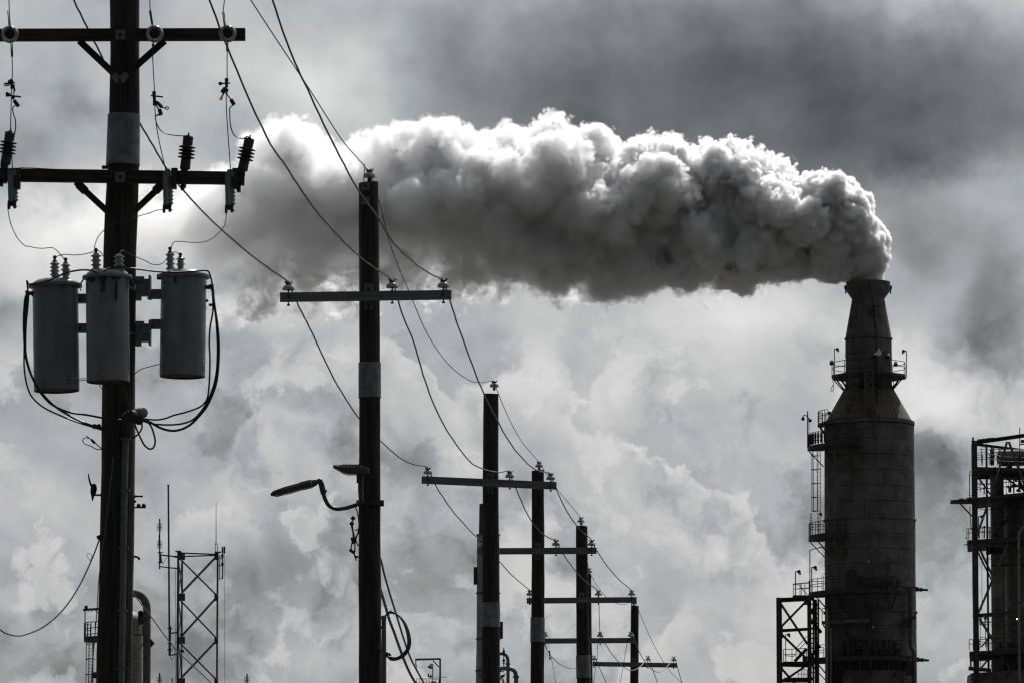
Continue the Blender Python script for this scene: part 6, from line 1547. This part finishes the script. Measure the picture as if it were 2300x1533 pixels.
# ------------------------------------------------------------------ steam plume: a cauliflower of puffs in still air
def build_plume():
    rng = np.random.default_rng(5)
    VOX = 0.105
    D = 500.0
    lo = at(-150, 780, D); hi = at(2016, 232, D)
    X0, X1, Z0, Z1 = lo.x, hi.x, lo.z, hi.z
    Y0, Y1 = D - 9.6, D + 9.6
    nx, ny, nz = int((X1 - X0) / VOX) + 1, int((Y1 - Y0) / VOX) + 1, int((Z1 - Z0) / VOX) + 1
    sdf = np.full((nx, ny, nz), 3.0, np.float32)
    s = m_per_px(D)
    T = np.array([(1985, 590, 640), (1977, 550, 640), (1962, 512, 640), (1944, 472, 640), (1926, 438, 640), (1908, 404, 639), (1885, 394, 638), (1850, 388, 637), (1800, 392, 638), (1754, 414, 636),
                  (1738, 360, 634), (1700, 346, 640), (1650, 314, 645), (1600, 328, 642), (1572, 352, 640), (1500, 308, 645), (1440, 302, 650), (1375, 346, 650), (1330, 292, 648), (1270, 276, 648),
                  (1235, 263, 645), (1188, 296, 640), (1130, 286, 648), (1060, 338, 655), (1000, 284, 660), (940, 283, 668), (880, 282, 680), (810, 322, 690), (735, 345, 695), (690, 288, 695),
                  (640, 282, 690), (590, 302, 690), (545, 345, 692), (490, 400, 700), (420, 415, 712), (330, 380, 725), (240, 420, 740), (120, 400, 760), (-150, 420, 770)], float)[::-1]
    BOT = np.array([(-150, 760), (120, 750), (280, 730), (400, 712), (490, 700), (545, 698), (590, 690), (640, 672), (690, 688), (760, 676), (820, 684), (880, 668), (940, 662), (1000, 650), (1050, 672), (1100, 650), (1150, 636), (1190, 630), (1235, 650),
                    (1290, 640), (1370, 654), (1420, 638), (1470, 618), (1520, 630), (1560, 626), (1600, 608), (1640, 622), (1690, 638), (1730, 628), (1770, 632), (1850, 637), (1908, 638), (1992, 638)], float)
    T[:, 2] = np.interp(T[:, 0], BOT[:, 0], BOT[:, 1])
    def env(px):
        return np.interp(px, T[:, 0], T[:, 1]), np.interp(px, BOT[:, 0], BOT[:, 1])
    def stamp(c, r, pad):
        i0 = max(int((c[0] - r - pad - X0) / VOX), 0); i1 = min(int((c[0] + r + pad - X0) / VOX) + 2, nx)
        j0 = max(int((c[1] - r - pad - Y0) / VOX), 0); j1 = min(int((c[1] + r + pad - Y0) / VOX) + 2, ny)
        k0 = max(int((c[2] - r - pad - Z0) / VOX), 0); k1 = min(int((c[2] + r + pad - Z0) / VOX) + 2, nz)
        if i0 >= i1 or j0 >= j1 or k0 >= k1: return
        ax = (X0 + np.arange(i0, i1) * VOX - c[0]) ** 2
        ay = (Y0 + np.arange(j0, j1) * VOX - c[1]) ** 2
        az = (Z0 + np.arange(k0, k1) * VOX - c[2]) ** 2
        dd = np.sqrt((ax[:, None, None] + ay[None, :, None] + az[None, None, :]).astype(np.float32)) - np.float32(r)
        blk = sdf[i0:i1, j0:j1, k0:k1]
        np.minimum(blk, dd, out=blk)
    puffs = []
    for x_, y_, r_ in ((1946, 630, 39), (1945, 604, 42), (1940, 574, 45), (1927, 540, 50), (1908, 508, 56), (1888, 482, 62), (1866, 466, 66)):
        c = at(x_, y_, D); puffs.append((c.x, D, c.z, r_ * s, x_))
    px = 1945.0
    while px > -160:
        t, b = env(px)
        h = (b - t) * 0.5
        cz_px = (t + b) * 0.5
        n = 3
        for _ in range(n):
            jx = px + rng.uniform(-0.15, 0.15) * h
            t2, b2 = env(jx); h2 = (b2 - t2) * 0.5
            q = np.clip(h2, 20, 999)
            r1 = q * rng.uniform(0.28, 0.56)
            phi = rng.uniform(0, 2 * math.pi)
            rad = (q - r1) * (0.80 + 0.30 * rng.random())
            zc = at(jx, (t2 + b2) * 0.5, D)
            puffs.append((zc.x, D + math.cos(phi) * rad * s * 0.92, zc.z + math.sin(phi) * rad * s, r1 * s, jx))
        # crest puffs that carry the outline
        c = at(px, t + 0.23 * h, D)
        puffs.append((c.x, D + rng.uniform(-.3, .3) * h * s, c.z, 0.22 * h * s, px))
        c = at(px, b - 0.42 * h, D)
        puffs.append((c.x, D + rng.uniform(-.3, .3) * h * s, c.z, 0.38 * h * s, px))
        zc = at(px, cz_px, D)
        puffs.append((zc.x, D, zc.z, h * 0.62 * s, px))
        if rng.random() < 0.55 and px < 1900:        # lobes bulging towards the viewer
            r1 = h * rng.uniform(0.22, 0.42); f = rng.uniform(-0.35, 0.62)
            c = at(px, cz_px - f * h, D)
            puffs.append((c.x, D - (h * math.sqrt(1 - f * f) * 1.08 - r1 * 0.7) * s, c.z, r1 * s, px))
        px -= max(h * 0.17, 9.0)
    for (x, y, z, r, jx) in puffs:
        stamp((x, y, z), r, 2.4)
    def value(p):
        i = min(max(int(round((p[0] - X0) / VOX)), 0), nx - 1); j = min(max(int(round((p[1] - Y0) / VOX)), 0), ny - 1); k = min(max(int(round((p[2] - Z0) / VOX)), 0), nz - 1)
        return sdf[i, j, k]
    def children(parents, count, f0, f1, sink, pad, xmin, lim):
        out = []
        for (x, y, z, r, jx) in parents:
            if jx < xmin: continue
            for _ in range(count):
                d = rng.normal(size=3); d /= np.linalg.norm(d)
                r2 = r * rng.uniform(f0, f1)
                p = (x + d[0] * (r - r2 * sink), y + d[1] * (r - r2 * sink), z + d[2] * (r - r2 * sink))
                if value(p) < -r2 * lim: continue
                out.append((p[0], p[1], p[2], r2, jx))
        for q in out: stamp(q[:3], q[3], pad)
        return out
    l2 = children(puffs, 16, 0.16, 0.46, 0.5, 0.9, -300, 0.9)
    l3 = []
    gx = (X0 + np.arange(nx) * VOX).astype(np.float32)
    gz = (Z0 + np.arange(nz) * VOX).astype(np.float32)
    px_of = 1150.0 + gx / s
    # periodic turbulence tables
    def table(n, lo_f, hi_f, seed, slope=-1.9):
        g = np.random.default_rng(seed)
        k = np.fft.fftfreq(n) * n
        kz = np.fft.rfftfreq(n) * n
        kk = np.sqrt(k[:, None, None] ** 2 + k[None, :, None] ** 2 + kz[None, None, :] ** 2); kk[0, 0, 0] = 1
        a = np.where((kk >= lo_f) & (kk <= hi_f), kk ** slope, 0)
        f = np.fft.irfftn(np.fft.rfftn(g.normal(size=(n, n, n))) * a, s=(n, n, n))
        return (f / f.std()).astype(np.float32)
    def tiled(tab, step):
        n = tab.shape[0]
        ix = (np.arange(nx) * step) % n; iy = (np.arange(ny) * step) % n; iz = (np.arange(nz) * step) % n
        a = ix.astype(int); b = iy.astype(int); c = iz.astype(int)
        return tab[a][:, b][:, :, c]
    tab = table(160, 2, 60, 3)
    left = np.clip((1250.0 - px_of) / 900.0, 0, 1).astype(np.float32)          # 0 at the mouth, 1 far downwind
    mid_px = np.interp(px_of, T[:, 0], (T[:, 1] + T[:, 2]) * 0.5); half_px = np.interp(px_of, T[:, 0], (T[:, 2] - T[:, 1]) * 0.5)
    zc = np.array([at(a, b, D).z for a, b in zip(px_of, mid_px)], np.float32)
    low = np.clip((zc[:, None] - gz[None, :]) / (half_px[:, None] * s).astype(np.float32), -1, 1.6)      # +1 at the underside
    lowf = np.clip((low - 0.45) / 0.5, 0, 1)
    mouth = np.clip((1975.0 - px_of) / 260.0, 0, 1).astype(np.float32)
    # rounded, ever smaller lobes: creased noise in four octaves
    bil = np.zeros_like(sdf)
    for seed, (f0, f1), am in ((21, (2.5, 5.5), 0.48), (22, (8, 13), 0.34), (23, (17, 26), 0.25), (24, (36, 54), 0.11)):
        bil += np.abs(tiled(table(160, f0, f1, seed, 0.0), 1.0)) * am
    bil -= 0.84
    near = np.clip(1.2 - sdf / 2.2, 0, 1)                                         # only shape what is close to the body: no loose scraps
    k = ((0.22 + 0.90 * mouth + 0.35 * left)[:, None] * (1 - 0.62 * np.clip((low + 0.3) / 0.7, 0, 1))).astype(np.float32)
    sdf -= bil * np.clip(1.2 - sdf / 1.7, 0, 1) * k[:, None, :]
    # torn, stretched underside and soft downwind part
    rag = np.clip((1800 - px_of) / 150, 0, 1)[:, None] * lowf
    amp = (0.05 + 0.45 * left[:, None] + 0.5 * rag).astype(np.float32)
    sdf += tiled(tab, 1.0) * near * (amp * mouth[:, None])[:, None, :]
    sdf += np.clip(tiled(tab, 0.31) * 0.6 + tiled(tab, 2.0) * 0.8, -1.5, 1.9) * near * ((0.15 + 0.35 * left)[:, None] * mouth[:, None] + 1.35 * rag).astype(np.float32)[:, None, :]
    del bil, near
    soft = np.interp(px_of, [-150, 450, 700, 1000, 1300, 1600, 1950, 2000], [3.2, 1.8, 1.3, 0.8, 0.5, 0.3, 0.14, 0.12]).astype(np.float32)
    soft2 = soft[:, None] * (1 + (1.0 + 3.0 * np.clip((1750 - px_of) / 300, 0, 1)[:, None]) * np.clip((low + 0.1) / 0.8, 0, 1))
    rho = np.interp(px_of, [-150, -60, 40, 200, 420, 520, 640, 900, 1300, 1700, 2000], [0.0, 0.02, 0.09, 0.20, 0.45, 0.85, 1.2, 1.6, 2.6, 6.0, 9.0]).astype(np.float32)
    den = np.clip(-sdf / soft2[:, None, :].astype(np.float32), 0, 1)
    den = den * den * (3 - 2 * den) * rho[:, None, None]
    # thin tatters trailing under the body
    hang = np.clip((1765 - px_of) / 120, 0, 1)[:, None] * np.clip((px_of - 420) / 200, 0, 1)[:, None] * np.clip((low - 0.35) / 0.4, 0, 1)
    tat = np.clip(tiled(table(160, 3, 60, 8, -1.7), 1.3) * 0.8 - 0.15 - 0.75 * np.clip(sdf, -0.4, 4), 0, 1)
    den = np.maximum(den, (tat * tat * 1.5 * hang[:, None, :]).astype(np.float32))
    # nothing below the rim of the mouth
    rim = at(1948, 637, D).z
    den[:, :, :][np.broadcast_to((px_of > 1890)[:, None, None] & (gz < rim)[None, None, :], den.shape)] = 0
    core = sdf + (0.5 * soft2 + np.minimum(0.35 + 2.2 / rho, 9.0)[:, None])[:, None, :].astype(np.float32)
    core = core[::2, ::2, ::2]
    den[0] = 0; den[:, 0] = 0; den[:, -1] = 0; den[:, :, -1] = 0; den[:, :, 0] = 0
    dims = (nx, ny, nz)
    lo_c = (X0, Y0, Z0); hi_c = (X0 + (nx - 1) * VOX, Y0 + (ny - 1) * VOX, Z0 + (nz - 1) * VOX)
    print('plume', dims, 'puffs', len(puffs), len(l2), len(l3))
    cd = core.shape
    hc = tuple(l + (n - 1) * 2 * VOX for l, n in zip(lo_c, cd))
    return den, core, dims, lo_c, hi_c, cd, hc

def grid_tree(name, dims, lo_c, hi_c, mat, to_mesh):
    """Geometry nodes that turn the stored samples into a fog grid (and, for the core, into its surface)."""
    g = bpy.data.node_groups.new(name, 'GeometryNodeTree')
    g.interface.new_socket('Geometry', in_out='INPUT', socket_type='NodeSocketGeometry')
    g.interface.new_socket('Geometry', in_out='OUTPUT', socket_type='NodeSocketGeometry')
    N, L = g.nodes, g.links
    gi = N.new('NodeGroupInput'); go = N.new('NodeGroupOutput')
    vc = N.new('GeometryNodeVolumeCube')
    vc.inputs['Min'].default_value = lo_c; vc.inputs['Max'].default_value = hi_c
    for k, n in zip(('Resolution X', 'Resolution Y', 'Resolution Z'), dims): vc.inputs[k].default_value = n
    vc.inputs['Background'].default_value = -1.0 if to_mesh else 0.0
    pos = N.new('GeometryNodeInputPosition')
    sub = N.new('ShaderNodeVectorMath'); sub.operation = 'SUBTRACT'; L.new(pos.outputs[0], sub.inputs[0]); sub.inputs[1].default_value = lo_c
    mul = N.new('ShaderNodeVectorMath'); mul.operation = 'MULTIPLY'; L.new(sub.outputs[0], mul.inputs[0])
    mul.inputs[1].default_value = tuple((n - 1) / (h - l) for n, h, l in zip(dims, hi_c, lo_c))
    sp = N.new('ShaderNodeSeparateXYZ'); L.new(mul.outputs[0], sp.inputs[0])
    ints = []
    for k in range(3):
        f = N.new('FunctionNodeFloatToInt'); f.rounding_mode = 'ROUND'; L.new(sp.outputs[k], f.inputs[0]); ints.append(f.outputs[0])
    def im(op, a, b):
        n = N.new('FunctionNodeIntegerMath'); n.operation = op
        for s, v in zip(n.inputs, (a, b)):
            if isinstance(v, int): s.default_value = v
            else: L.new(v, s)
        return n.outputs[0]
    idx = im('ADD', im('MULTIPLY', im('ADD', im('MULTIPLY', ints[0], dims[1]), ints[1]), dims[2]), ints[2])
    at_n = N.new('GeometryNodeInputNamedAttribute'); at_n.data_type = 'FLOAT'; at_n.inputs['Name'].default_value = 'samples'
    si = N.new('GeometryNodeSampleIndex'); si.data_type = 'FLOAT'; si.domain = 'POINT'; si.clamp = True
    L.new(gi.outputs[0], si.inputs['Geometry']); L.new(at_n.outputs['Attribute'], si.inputs['Value']); L.new(idx, si.inputs['Index'])
    L.new(si.outputs[0], vc.inputs['Density'])
    last = vc.outputs[0]
    if to_mesh:
        vm = N.new('GeometryNodeVolumeToMesh'); vm.inputs['Threshold'].default_value = 0.0; vm.inputs['Adaptivity'].default_value = 0.0
        L.new(last, vm.inputs[0]); last = vm.outputs[0]
    sm = N.new('GeometryNodeSetMaterial'); sm.inputs['Material'].default_value = mat
    L.new(last, sm.inputs[0]); L.new(sm.outputs[0], go.inputs[0])
    return g

def sample_object(name, arr, dims, lo_c, hi_c, mat, to_mesh):
    me = bpy.data.meshes.new(name)
    me.vertices.add(arr.size)
    a = me.attributes.new('samples', 'FLOAT', 'POINT')
    a.data.foreach_set('value', np.ascontiguousarray(arr, np.float32).ravel())
    o = bpy.data.objects.new(name, me); COL.objects.link(o)
    md = o.modifiers.new('fog', 'NODES'); md.node_group = grid_tree(name, dims, lo_c, hi_c, mat, to_mesh)
    me.materials.append(mat)
    return o

def steam():
    den, core, dims, lo_c, hi_c, cdims, chi = build_plume()
    mc = bpy.data.materials.new('steam_droplets_dense'); mc.use_nodes = True
    b = mc.node_tree.nodes['Principled BSDF']
    b.inputs['Base Color'].default_value = (0.93, 0.93, 0.93, 1); b.inputs['Roughness'].default_value = 1.0; b.inputs['Specular IOR Level'].default_value = 0.0
    mv = bpy.data.materials.new('steam_droplets_thin'); mv.use_nodes = True
    t = NT(mv.node_tree); t.n.clear()
    out = t.n.new('ShaderNodeOutputMaterial'); vs = t.n.new('ShaderNodeVolumePrincipled')
    vs.inputs['Color'].default_value = (0.983, 0.983, 0.985, 1); vs.inputs['Anisotropy'].default_value = 0.45
    vs.inputs['Density'].default_value = 1.0
    t.l.new(vs.outputs[0], out.inputs['Volume'])
    root = bpy.data.objects.new('steam_plume', None); COL.objects.link(root)
    root['label'] = 'thick white and grey steam plume blowing left from the top of the tall stack'; root['category'] = 'steam plume'
    tmp = sample_object('dense_steam', -core, cdims, lo_c, chi, mc, True)
    dg = bpy.context.evaluated_depsgraph_get()
    me = bpy.data.meshes.new_from_object(tmp.evaluated_get(dg))
    me.name = 'dense_steam'
    old = tmp.data
    bpy.data.objects.remove(tmp); bpy.data.meshes.remove(old)
    me.shade_smooth()
    me.materials.clear(); me.materials.append(mc)
    o = bpy.data.objects.new('dense_steam', me); COL.objects.link(o); o.parent = root
    v = sample_object('thin_steam', den, dims, lo_c, hi_c, mv, False); v.parent = root
    v['kind'] = 'stuff'
    print('core faces', len(me.polygons), 'den max', den.max())
steam()
if globals().get("NOCORE"): bpy.data.objects["dense_steam"].hide_render=True
